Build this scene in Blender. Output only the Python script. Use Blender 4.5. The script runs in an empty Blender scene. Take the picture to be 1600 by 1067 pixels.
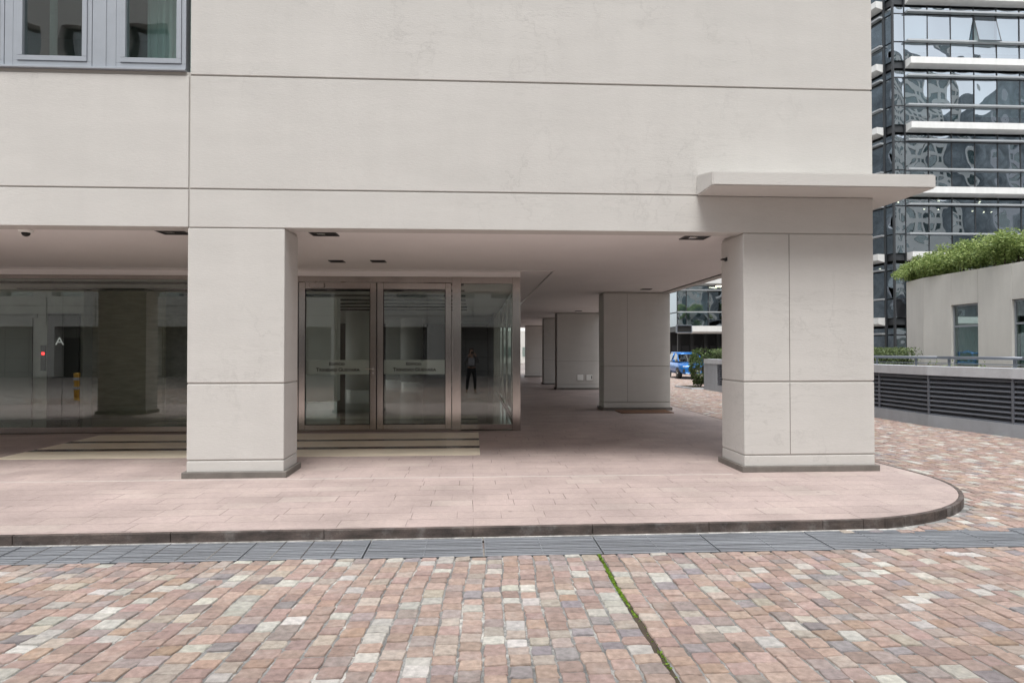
import bpy, bmesh, math, random
import numpy as np
from mathutils import Vector, Matrix
R = math.radians
rnd = random.Random(7)
NR = np.random.default_rng(7)
sc = bpy.context.scene
col = sc.collection

# ---------------------------------------------------------------- camera
cd = bpy.data.cameras.new('camera'); cam = bpy.data.objects.new('camera', cd); col.objects.link(cam)
F_PX = 1050.0
cd.sensor_width = 36; cd.lens = F_PX / 1600 * 36; cd.clip_start = 0.04; cd.clip_end = 500
cam.location = (0, 0, 1.6)
yaw = math.atan(61 / F_PX); pitch = math.atan(15.5 / F_PX)
cam.rotation_euler = (Matrix.Rotation(-yaw, 3, 'Z') @ Matrix.Rotation(math.pi / 2 + pitch, 3, 'X') @ Matrix.Rotation(R(-0.03), 3, 'Z')).to_euler()
sc.camera = cam

# ---------------------------------------------------------------- light
EL, AZ = R(64), R(190)          # high soft sun behind the camera (overcast)
w = bpy.data.worlds.new('World'); sc.world = w; w.use_nodes = True
nt = w.node_tree; nt.nodes.clear()
out = nt.nodes.new('ShaderNodeOutputWorld'); bg = nt.nodes.new('ShaderNodeBackground')
sky = nt.nodes.new('ShaderNodeTexSky'); sky.sky_type = 'NISHITA'; sky.sun_disc = False
sky.sun_elevation = EL; sky.sun_rotation = AZ; sky.air_density = 1.2; sky.dust_density = 1.6; sky.ozone_density = 1
hs = nt.nodes.new('ShaderNodeHueSaturation'); hs.inputs['Saturation'].default_value = 0.16
nt.links.new(sky.outputs[0], hs.inputs['Color']); nt.links.new(hs.outputs[0], bg.inputs['Color'])
nt.links.new(bg.outputs[0], out.inputs[0]); bg.inputs['Strength'].default_value = 0.13
sd = bpy.data.lights.new('sun', 'SUN'); sd.energy = 1.4; sd.angle = R(26); sd.color = (1, .985, .96)
sun = bpy.data.objects.new('sun', sd); col.objects.link(sun)
# sun direction vector (towards the sun), azimuth clockwise from +Y
az = AZ; dv = Vector((math.sin(az) * math.cos(EL), math.cos(az) * math.cos(EL), math.sin(EL)))
sun.rotation_euler = dv.to_track_quat('Z', 'Y').to_euler()
sc.view_settings.view_transform = 'Standard'; sc.view_settings.look = 'None'
sc.view_settings.gamma = 1; sc.view_settings.exposure = 1.26
sc.render.engine = 'CYCLES'
sc.cycles.max_bounces = 10; sc.cycles.diffuse_bounces = 5; sc.cycles.glossy_bounces = 5; sc.cycles.transparent_max_bounces = 16

# ---------------------------------------------------------------- materials
MATS = {}
def mat(name, color, rough=.6, metal=0.0, spec=.5, var=.0, vscale=3.0, bump=.0, bscale=40.0, stretch=(1, 1, 1), attr=None, rvar=0.0,
        dirt=None, stain=0.0, emit=0.0, cracks=0.0, dust=None):
    """Principled material: colour varied by two noises (blotches and grain), bump, optional per-face tint attribute."""
    m = bpy.data.materials.new(name); m.use_nodes = True; t = m.node_tree; n = t.nodes; L = t.links
    b = n['Principled BSDF']; b.inputs['Roughness'].default_value = rough; b.inputs['Metallic'].default_value = metal
    b.inputs['Specular IOR Level'].default_value = spec
    tc = n.new('ShaderNodeTexCoord'); mp = n.new('ShaderNodeMapping'); mp.inputs['Scale'].default_value = stretch
    geo = n.new('ShaderNodeNewGeometry')
    L.new(geo.outputs['Position'], mp.inputs['Vector'])
    if attr:
        a = n.new('ShaderNodeAttribute'); a.attribute_name = attr; c = a.outputs['Color']
    else:
        rg = n.new('ShaderNodeRGB'); rg.outputs[0].default_value = (*color, 1); c = rg.outputs[0]
    def noise(scale, detail=5, rough_=.6):
        q = n.new('ShaderNodeTexNoise'); q.inputs['Scale'].default_value = scale; q.inputs['Detail'].default_value = detail
        q.inputs['Roughness'].default_value = rough_; L.new(mp.outputs[0], q.inputs['Vector']); return q.outputs['Fac']
    def vary(c, fac, lo, hi):
        r = n.new('ShaderNodeMapRange'); r.inputs['From Min'].default_value = .3; r.inputs['From Max'].default_value = .7
        r.inputs['To Min'].default_value = lo; r.inputs['To Max'].default_value = hi; L.new(fac, r.inputs['Value'])
        mx = n.new('ShaderNodeVectorMath'); mx.operation = 'SCALE'; L.new(c, mx.inputs[0]); L.new(r.outputs[0], mx.inputs['Scale'])
        return mx.outputs[0]
    if var:
        c = vary(c, noise(vscale), 1 - var, 1 + var * .6)
        c = vary(c, noise(vscale * 14, 4, .7), 1 - var * .6, 1 + var * .4)
    if stain:                                     # vertical weather streaks and faint horizontal trowel marks
        mp2 = n.new('ShaderNodeMapping'); mp2.inputs['Scale'].default_value = (2.2, 2.2, .35); L.new(geo.outputs['Position'], mp2.inputs[0])
        q = n.new('ShaderNodeTexNoise'); q.inputs['Scale'].default_value = 1.3; q.inputs['Detail'].default_value = 7; q.inputs['Distortion'].default_value = .4
        L.new(mp2.outputs[0], q.inputs['Vector']); c = vary(c, q.outputs['Fac'], 1 - stain, 1 + stain * .4)
    if cracks:                                    # wrinkles and hairlines left by the trowel, mostly horizontal
        for sc_, st_ in ((1.1, (.55, .55, 3.6)), (.8, (1.3, 1.3, 1.0))):
            mp3 = n.new('ShaderNodeMapping'); mp3.inputs['Scale'].default_value = st_; mp3.inputs['Location'].default_value = (sc_ * 7, 3, 1); L.new(geo.outputs['Position'], mp3.inputs[0])
            q = n.new('ShaderNodeTexNoise'); q.inputs['Scale'].default_value = sc_; q.inputs['Detail'].default_value = 9; q.inputs['Roughness'].default_value = .62; L.new(mp3.outputs[0], q.inputs['Vector'])
            a1 = n.new('ShaderNodeMath'); a1.operation = 'SUBTRACT'; a1.inputs[1].default_value = .5; L.new(q.outputs['Fac'], a1.inputs[0])
            a2 = n.new('ShaderNodeMath'); a2.operation = 'ABSOLUTE'; L.new(a1.outputs[0], a2.inputs[0])
            r = n.new('ShaderNodeMapRange'); r.inputs['From Max'].default_value = .012; r.inputs['To Min'].default_value = 1 - cracks; r.inputs['To Max'].default_value = 1; L.new(a2.outputs[0], r.inputs['Value'])
            mk = n.new('ShaderNodeTexNoise'); mk.inputs['Scale'].default_value = .55; L.new(geo.outputs['Position'], mk.inputs['Vector'])
            rm = n.new('ShaderNodeMapRange'); rm.inputs['From Min'].default_value = .48; rm.inputs['From Max'].default_value = .62; L.new(mk.outputs['Fac'], rm.inputs['Value'])
            mxx = n.new('ShaderNodeMix'); mxx.inputs[2].default_value = 1.0; L.new(rm.outputs[0], mxx.inputs[0]); L.new(r.outputs[0], mxx.inputs[3])
            mz = n.new('ShaderNodeVectorMath'); mz.operation = 'SCALE'; L.new(c, mz.inputs[0]); L.new(mxx.outputs[0], mz.inputs['Scale']); c = mz.outputs[0]
    if dust:                                      # cement dust and smears lying over the stones in patches
        q = n.new('ShaderNodeTexNoise'); q.inputs['Scale'].default_value = 5; q.inputs['Detail'].default_value = 9; q.inputs['Roughness'].default_value = .7; L.new(geo.outputs['Position'], q.inputs['Vector'])
        r = n.new('ShaderNodeMapRange'); r.inputs['From Min'].default_value = .52; r.inputs['From Max'].default_value = .68; r.inputs['To Max'].default_value = dust[1]; L.new(q.outputs['Fac'], r.inputs['Value'])
        mz = n.new('ShaderNodeMix'); mz.data_type = 'RGBA'; L.new(r.outputs[0], mz.inputs[0]); L.new(c, mz.inputs[6]); mz.inputs[7].default_value = (*dust[0], 1); c = mz.outputs[2]
    if emit:
        b.inputs['Emission Color'].default_value = (*color, 1); b.inputs['Emission Strength'].default_value = emit
    L.new(c, b.inputs['Base Color'])
    if rvar:
        r = n.new('ShaderNodeMapRange'); r.inputs['To Min'].default_value = rough - rvar; r.inputs['To Max'].default_value = rough + rvar
        L.new(noise(vscale * 2), r.inputs['Value']); L.new(r.outputs[0], b.inputs['Roughness'])
    if bump:
        bp = n.new('ShaderNodeBump'); bp.inputs['Strength'].default_value = bump; bp.inputs['Distance'].default_value = .01
        L.new(noise(bscale, 4, .65), bp.inputs['Height']); L.new(bp.outputs[0], b.inputs['Normal'])
    MATS[name] = m; return m

PLASTER = mat('plaster', (.54, .527, .502), .85, var=.035, vscale=1.6, bump=.28, bscale=38, stretch=(.6, .6, 3.0), stain=.03, cracks=.10)
PLASTER_G = mat('plaster_reveal', (.40, .385, .36), .9)
SOFFIT = mat('soffit_paint', (.78, .755, .74), .8, var=.03, vscale=.9, bump=.15, bscale=50)
PLASTER2 = mat('plaster_far', (.70, .685, .64), .85, var=.04, vscale=1.0, stain=.05)
PLINTH = mat('plinth_stone', (.16, .145, .13), .55, var=.2, vscale=6, bump=.2)
STEEL = mat('brushed_steel', (.50, .465, .44), .12, metal=1, var=.10, vscale=1.2, stretch=(1, 1, .25), bump=.08, bscale=180)
STEEL_L = mat('bright_steel', (.7, .69, .67), .22, metal=1)
ALU = mat('window_aluminium', (.36, .39, .43), .45, metal=.35, var=.06, vscale=4)
DARKM = mat('dark_metal', (.025, .026, .028), .5, var=.1)
BLACK = mat('black', (.008, .008, .008), .6)
WHITEP = mat('white_paint', (.82, .83, .80), .5, var=.04)
FASC = mat('white_sunshade', (.70, .70, .68), .5, var=.06, vscale=1.5, stain=.08)
FIN = mat('grey_sunshade', (.42, .44, .45), .4, metal=.3)
MULL = mat('dark_mullion', (.035, .038, .042), .45)
SETT = mat('sett_stone', (1, 1, 1), .8, var=.30, vscale=24, bump=1.0, bscale=170, attr='tint', rvar=.1, dust=((.56, .53, .50), .22))
MORTAR = mat('mortar', (.25, .248, .24), .95, var=.5, vscale=3.5, bump=.8, bscale=160, dust=((.62, .60, .56), 1.0))
KERB = mat('kerb_granite', (.10, .076, .066), .6, var=.6, vscale=4, stretch=(1, 1, 3), dust=((.30, .29, .28), .35), bump=.5, bscale=90, stain=.25)
GRATEM = mat('grating_steel', (.27, .285, .31), .5, metal=.3, var=.4, vscale=2.2, stretch=(.5, 9, 1), bump=.2, bscale=70)
PIT = mat('drain_pit', (.03, .032, .034), .9)
LOUVRE = mat('louvre_metal', (.15, .165, .195), .5, var=.08, metal=.2)
CONC = mat('grey_painted_concrete', (.38, .41, .45), .8, var=.08, vscale=3, bump=.2, stain=.1)
CONC_L = mat('light_coping', (.60, .63, .67), .8, var=.08, vscale=3, stain=.1)
RAILM = mat('rail_paint', (.17, .19, .22), .4, metal=.4)
LOBBYF = mat('lobby_floor_stone', (.30, .29, .23), .1, var=.12, vscale=1.5)
STRIPE = mat('cream_marble', (.80, .71, .56), .35, var=.12, vscale=2.5, stretch=(.6, 2, 1), rvar=.05)
STRIPE_D = mat('brown_marble', (.09, .05, .045), .2, var=.1)
LOBBYW = mat('lobby_wall', (.72, .74, .70), .6, var=.04)
LOBBYG = mat('lobby_granite', (.27, .255, .19), .5, var=.3, vscale=5, stretch=(.6, .6, 3))
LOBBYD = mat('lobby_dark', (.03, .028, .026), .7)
CURTAIN = mat('curtain', (.70, .76, .74), .9)
MATTING = mat('rusty_plate', (.17, .085, .045), .85, var=.25, vscale=8, bump=.3)
BARK = mat('bark', (.10, .075, .05), .9, var=.3, vscale=9, bump=.6)
SOIL = mat('soil', (.06, .045, .03), .95, var=.3, vscale=8)
YELLOW = mat('yellow_plastic', (.75, .42, .02), .45, var=.06)
REFLB = mat('silver_band', (.55, .6, .7), .3)
BLUE = mat('blue_car_paint', (.015, .16, .50), .18, metal=.35, spec=.8)
RUBBER = mat('rubber', (.02, .02, .02), .8)
LAMPG = mat('headlight_glass', (.7, .75, .8), .08, spec=1)
PLATE = mat('number_plate', (.6, .6, .6), .5)
SKIN = mat('skin', (.45, .27, .19), .6)
CLOTH = mat('grey_cloth', (.10, .10, .11), .9, var=.1, vscale=20)
JEANS = mat('dark_trousers', (.02, .022, .03), .9)
HAIR = mat('dark_hair', (.02, .015, .012), .8)
BAGM = mat('pale_bag', (.35, .37, .42), .8, var=.4, vscale=25)
REDL = mat('red_indicator', (1, .02, .02), .5, emit=3)
LEDW = mat('warm_spot', (1, .85, .6), .5, emit=5)
LETTER = mat('letter_dark', (.05, .05, .05), .5)
LETTERW = mat('letter_white', (.8, .8, .8), .5, emit=.12)  # faint emission added to lift the letter out of the dim lobby
FROST = mat('frosted_band', (.46, .46, .44), .6)

def leafmat(name, c1, c2, tr=.25):
    m = bpy.data.materials.new(name); m.use_nodes = True; t = m.node_tree; n = t.nodes; L = t.links
    b = n['Principled BSDF']; b.inputs['Roughness'].default_value = .5
    a = n.new('ShaderNodeAttribute'); a.attribute_name = 'tint'
    mx = n.new('ShaderNodeMix'); mx.data_type = 'RGBA'; mx.inputs[6].default_value = (*c1, 1); mx.inputs[7].default_value = (*c2, 1)
    L.new(a.outputs['Fac'], mx.inputs[0]); L.new(mx.outputs[2], b.inputs['Base Color'])
    tb = n.new('ShaderNodeBsdfTranslucent'); L.new(mx.outputs[2], tb.inputs['Color'])
    ms = n.new('ShaderNodeMixShader'); ms.inputs[0].default_value = tr
    L.new(b.outputs[0], ms.inputs[1]); L.new(tb.outputs[0], ms.inputs[2]); L.new(ms.outputs[0], n['Material Output'].inputs[0]); return m
LEAF = leafmat('leaf_light', (.08, .15, .03), (.46, .55, .20), .4)
LEAF_H = leafmat('leaf_hedge', (.03, .065, .02), (.26, .32, .14))
LEAF_D = leafmat('leaf_dark', (.025, .06, .015), (.14, .20, .06))
MOSS = leafmat('moss', (.08, .16, .01), (.25, .42, .02))

def glass(name, tint, refl, rough=0.0, wav=0.0, wscale=1.0, gcol=(1, 1, 1), wstretch=(1, 1, 1)):
    """Pane: tinted see-through mixed with a mirror reflection; wav gives the rolled-glass distortion."""
    m = bpy.data.materials.new(name); m.use_nodes = True; t = m.node_tree; n = t.nodes; L = t.links
    n.remove(n['Principled BSDF'])
    tr = n.new('ShaderNodeBsdfTransparent'); tr.inputs[0].default_value = (*tint, 1)
    g = n.new('ShaderNodeBsdfGlossy'); g.inputs['Roughness'].default_value = rough; g.inputs['Color'].default_value = (*gcol, 1)
    lw = n.new('ShaderNodeLayerWeight'); lw.inputs[0].default_value = .25
    r = n.new('ShaderNodeMapRange'); r.inputs['To Min'].default_value = refl; r.inputs['To Max'].default_value = 1.0
    L.new(lw.outputs['Facing'], r.inputs['Value'])
    pw = n.new('ShaderNodeMath'); pw.operation = 'POWER'; pw.inputs[1].default_value = 3; L.new(lw.outputs['Facing'], pw.inputs[0]); L.new(pw.outputs[0], r.inputs['Value'])
    ms = n.new('ShaderNodeMixShader'); L.new(r.outputs[0], ms.inputs[0]); L.new(tr.outputs[0], ms.inputs[1]); L.new(g.outputs[0], ms.inputs[2])
    if wav:
        geo = n.new('ShaderNodeNewGeometry'); mp = n.new('ShaderNodeMapping'); mp.inputs['Scale'].default_value = wstretch
        L.new(geo.outputs['Position'], mp.inputs[0])
        q = n.new('ShaderNodeTexNoise'); q.inputs['Scale'].default_value = wscale; q.inputs['Detail'].default_value = .3
        L.new(mp.outputs[0], q.inputs['Vector']); bp = n.new('ShaderNodeBump'); bp.inputs['Strength'].default_value = 1
        bp.inputs['Distance'].default_value = wav; L.new(q.outputs['Fac'], bp.inputs['Height']); L.new(bp.outputs[0], g.inputs['Normal'])
    L.new(ms.outputs[0], n['Material Output'].inputs[0]); return m
GLASS = glass('lobby_glass', (.92, .96, .94), .085)
GLASS_W = glass('window_glass', (.66, .74, .73), .15, wav=.003, wscale=2)
GLASS_T = glass('tower_glass', (.22, .28, .30), .42, wav=.004, wscale=1.6, gcol=(.80, .88, .95))
GLASS_C = glass('car_glass', (.25, .28, .3), .25)

# ---------------------------------------------------------------- helpers
def tag(o, label=None, cat=None, group=None, kind=None):
    if label: o['label'] = label
    if cat: o['category'] = cat
    if group: o['group'] = group
    if kind: o['kind'] = kind
    return o
def thing(name, loc, label, cat, group=None, rz=0):
    o = bpy.data.objects.new(name, None); col.objects.link(o); o.location = loc; o.rotation_euler[2] = rz
    o.empty_display_size = .2
    return tag(o, label, cat, group)
def link(name, me, parent=None, mats=(), smooth=False):
    for m in mats: me.materials.append(m)
    o = bpy.data.objects.new(name, me); col.objects.link(o)
    if smooth: me.shade_smooth()
    if parent is not None:
        o.parent = parent
    return o
class MB:
    """collects boxes, prisms, tubes in WORLD or local coordinates and links them as one mesh object"""
    def __init__(s): s.bm = bmesh.new()
    def box(s, x0, x1, y0, y1, z0, z1, bev=0.0, mi=0, seg=1):
        g = bmesh.ops.create_cube(s.bm, size=1)
        M = Matrix.Translation(((x0 + x1) / 2, (y0 + y1) / 2, (z0 + z1) / 2)) @ Matrix.Diagonal((x1 - x0, y1 - y0, z1 - z0, 1))
        bmesh.ops.transform(s.bm, matrix=M, verts=g['verts'])
        fs = {f for v in g['verts'] for f in v.link_faces}
        for f in fs: f.material_index = mi
        if bev > 0:
            es = list({e for f in fs for e in f.edges})
            bmesh.ops.bevel(s.bm, geom=es, offset=bev, segments=seg, affect='EDGES', profile=.5)
        return s
    def obox(s, c, d, L, W, z0, z1, bev=0.0, mi=0):
        """box of length L along plan direction d from centre c, width W"""
        a = math.atan2(d[1], d[0]); n0 = set(s.bm.verts)
        s.box(-L / 2, L / 2, -W / 2, W / 2, z0, z1, bev, mi)
        nv = [v for v in s.bm.verts if v not in n0]
        bmesh.ops.transform(s.bm, matrix=Matrix.Translation((c[0], c[1], 0)) @ Matrix.Rotation(a, 4, 'Z'), verts=nv); return s
    def prism(s, pts, z0, z1, mi=0):
        a = [s.bm.verts.new((x, y, z0)) for x, y in pts]; b = [s.bm.verts.new((x, y, z1)) for x, y in pts]
        fs = [s.bm.faces.new(a[::-1]), s.bm.faces.new(b)]
        for i in range(len(pts)):
            j = (i + 1) % len(pts); fs.append(s.bm.faces.new((a[i], a[j], b[j], b[i])))
        for f in fs: f.material_index = mi
        bmesh.ops.recalc_face_normals(s.bm, faces=fs); return s
    def poly(s, vs, mi=0):
        f = s.bm.faces.new([s.bm.verts.new(v) for v in vs]); f.material_index = mi; return s
    def tube(s, p, q, r, r2=None, n=12, mi=0, cap=True):
        p = Vector(p); q = Vector(q); r2 = r if r2 is None else r2; d = (q - p)
        g = bmesh.ops.create_cone(s.bm, cap_ends=cap, segments=n, radius1=r, radius2=r2, depth=d.length)
        M = Matrix.Translation((p + q) / 2) @ d.to_track_quat('Z', 'Y').to_matrix().to_4x4()
        bmesh.ops.transform(s.bm, matrix=M, verts=g['verts'])
        for f in {f for v in g['verts'] for f in v.link_faces}: f.material_index = mi
        return s
    def lathe(s, prof, c=(0, 0, 0), n=24, mi=0):
        rings = []
        for r, z in prof:
            rings.append([s.bm.verts.new((c[0] + r * math.cos(2 * math.pi * k / n), c[1] + r * math.sin(2 * math.pi * k / n), c[2] + z)) for k in range(n)])
        fs = []
        for a, b in zip(rings, rings[1:]):
            for k in range(n): fs.append(s.bm.faces.new((a[k], a[(k + 1) % n], b[(k + 1) % n], b[k])))
        fs.append(s.bm.faces.new(rings[0][::-1])); fs.append(s.bm.faces.new(rings[-1]))
        for f in fs: f.material_index = mi
        return s
    def build(s, name, m, parent=None, smooth=False, origin=None, xf=None):
        me = bpy.data.meshes.new(name)
        if xf is not None: bmesh.ops.transform(s.bm, matrix=xf, verts=s.bm.verts)
        loc = Vector((0, 0, 0)) if parent is None else -Vector(parent.location)
        if parent is not None and not getattr(s, 'local', False):
            pm = parent.matrix_basis.copy(); p = parent.parent
            while p is not None: pm = p.matrix_basis @ pm; p = p.parent
            bmesh.ops.transform(s.bm, matrix=pm.inverted(), verts=s.bm.verts)
        if origin is not None: bmesh.ops.translate(s.bm, vec=-Vector(origin), verts=s.bm.verts)
        s.bm.to_mesh(me); s.bm.free()
        o = link(name, me, parent, m if isinstance(m, (list, tuple)) else [m], smooth)
        if origin is not None: o.location = origin
        return o
def copy_tree(o, parent=None):
    c = o.copy(); col.objects.link(c)
    if parent is not None: c.parent = parent
    for ch in list(o.children): copy_tree(ch, c)
    return c

# ================================================================ GROUND
tag(MB().poly([(-120, -90, -.17), (160, -90, -.17), (160, 170, -.17), (-120, 170, -.17)]).build('ground', MORTAR), kind='structure')
# outer paving (beyond the setts that are modelled one by one)
def brickmat(name, cs, mortar, bw, bh, rough=.7, ms=.012, bump=.3, smooth=.1, off=.5, streak=1.0, fade=False):
    m = bpy.data.materials.new(name); m.use_nodes = True; t = m.node_tree; n = t.nodes; L = t.links; b = n['Principled BSDF']
    b.inputs['Roughness'].default_value = rough
    geo = n.new('ShaderNodeNewGeometry'); nz = n.new('ShaderNodeTexNoise'); nz.inputs['Scale'].default_value = 1.3
    L.new(geo.outputs['Position'], nz.inputs['Vector'])
    sub = n.new('ShaderNodeVectorMath'); sub.operation = 'SUBTRACT'; sub.inputs[1].default_value = (.5, .5, .5); L.new(nz.outputs['Color'], sub.inputs[0])
    scl = n.new('ShaderNodeVectorMath'); scl.operation = 'SCALE'; scl.inputs['Scale'].default_value = .03; L.new(sub.outputs[0], scl.inputs[0])
    add = n.new('ShaderNodeVectorMath'); L.new(geo.outputs['Position'], add.inputs[0]); L.new(scl.outputs[0], add.inputs[1])
    br = n.new('ShaderNodeTexBrick'); br.inputs['Scale'].default_value = 1; br.inputs['Brick Width'].default_value = bw; br.inputs['Row Height'].default_value = bh
    br.inputs['Mortar Size'].default_value = ms; br.inputs['Mortar Smooth'].default_value = smooth; br.offset = off
    br.inputs['Color1'].default_value = (0, 0, 0, 1); br.inputs['Color2'].default_value = (1, 1, 1, 1); br.inputs['Mortar'].default_value = (.5, .5, .5, 1); br.inputs['Bias'].default_value = 0
    L.new(add.outputs[0], br.inputs['Vector'])
    cr = n.new('ShaderNodeValToRGB'); cr.color_ramp.interpolation = 'LINEAR'
    els = cr.color_ramp.elements
    while len(els) < len(cs): els.new(.5)
    for i, (p, c) in enumerate(cs): els[i].position = p; els[i].color = (*c, 1)
    L.new(br.outputs['Color'], cr.inputs[0])
    n2 = n.new('ShaderNodeTexNoise'); n2.inputs['Scale'].default_value = 45; n2.inputs['Detail'].default_value = 6; n2.inputs['Roughness'].default_value = .8
    m2 = n.new('ShaderNodeMapping'); m2.inputs['Scale'].default_value = (streak, 1, 1); L.new(geo.outputs['Position'], m2.inputs[0]); L.new(m2.outputs[0], n2.inputs['Vector'])
    n3 = n.new('ShaderNodeTexNoise'); n3.inputs['Scale'].default_value = 1.1; n3.inputs['Detail'].default_value = 6; L.new(geo.outputs['Position'], n3.inputs['Vector'])
    def vary(c, fac, lo, hi):
        r = n.new('ShaderNodeMapRange'); r.inputs['From Min'].default_value = .3; r.inputs['From Max'].default_value = .7
        r.inputs['To Min'].default_value = lo; r.inputs['To Max'].default_value = hi; L.new(fac, r.inputs['Value'])
        mx = n.new('ShaderNodeVectorMath'); mx.operation = 'SCALE'; L.new(c, mx.inputs[0]); L.new(r.outputs[0], mx.inputs['Scale']); return mx.outputs[0]
    c = vary(cr.outputs[0], n2.outputs[0], .74, 1.16); c = vary(c, n3.outputs[0], .78, 1.08)
    if fade:                                      # old chewing gum and drip spots trodden into the stone
        vo = n.new('ShaderNodeTexVoronoi'); vo.inputs['Scale'].default_value = 2.3; L.new(geo.outputs['Position'], vo.inputs['Vector'])
        rr = n.new('ShaderNodeMapRange'); rr.inputs['From Min'].default_value = .035; rr.inputs['From Max'].default_value = .06; rr.inputs['To Min'].default_value = .62; L.new(vo.outputs['Distance'], rr.inputs['Value'])
        vs_ = n.new('ShaderNodeVectorMath'); vs_.operation = 'SCALE'; L.new(c, vs_.inputs[0]); L.new(rr.outputs[0], vs_.inputs['Scale']); c = vs_.outputs[0]
    mx = n.new('ShaderNodeMix'); mx.data_type = 'RGBA'; L.new(c, mx.inputs[6]); fm = n.new('ShaderNodeMath'); fm.operation = 'MULTIPLY'; L.new(br.outputs['Fac'], fm.inputs[0]); L.new(fm.outputs[0], mx.inputs[0]); fr_ = n.new('ShaderNodeMapRange'); n4 = n.new('ShaderNodeTexNoise'); n4.inputs['Scale'].default_value = 2.6; n4.inputs['Detail'].default_value = 3; L.new(geo.outputs['Position'], n4.inputs['Vector']); L.new(n4.outputs[0], fr_.inputs['Value']); fr_.inputs['From Min'].default_value = .42; fr_.inputs['From Max'].default_value = .6; fr_.inputs['To Min'].default_value = .12 if fade else 1; L.new(fr_.outputs[0], fm.inputs[1]); mx.inputs[7].default_value = (*mortar, 1)
    L.new(mx.outputs[2], b.inputs['Base Color'])
    bp = n.new('ShaderNodeBump'); bp.inputs['Strength'].default_value = bump; bp.inputs['Distance'].default_value = .01
    inv = n.new('ShaderNodeMath'); inv.operation = 'SUBTRACT'; L.new(n2.outputs[0], inv.inputs[0]); L.new(br.outputs['Fac'], inv.inputs[1])
    L.new(inv.outputs[0], bp.inputs['Height']); L.new(bp.outputs[0], b.inputs['Normal'])
    MATS[name] = m; return m
FARSETT = brickmat('far_setts', [(0, (.25, .21, .20)), (.35, (.33, .25, .22)), (.6, (.37, .29, .25)), (1, (.5, .46, .42))], (.26, .25, .24), .14, .13, ms=.012)
tag(MB().box(-119, 159, -89, 169, -.165, -.14).build('courtyard_ground', FARSETT), kind='structure')

PATH = [(-30, 6.14), (-8, 6.14), (-4, 6.16), (0, 6.2), (3.3, 6.24)]
for t in np.linspace(0.08, 1, 16):
    a = math.pi / 2 * t
    PATH.append((3.4 + 2.42 * math.sin(a) ** 1.0, 8.45 - 2.21 * math.cos(a)))
PATH += [(5.80, 9.3), (5.82, 15.0), (5.8, 46.0)]
def inside_walk(x, y):
    if y < 6.12: return False
    if x < 3.4: return True
    if y > 8.45: return x < 5.85
    return ((x - 3.4) / 2.45) ** 2 + ((y - 8.45) / 2.24) ** 2 < 1

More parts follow.
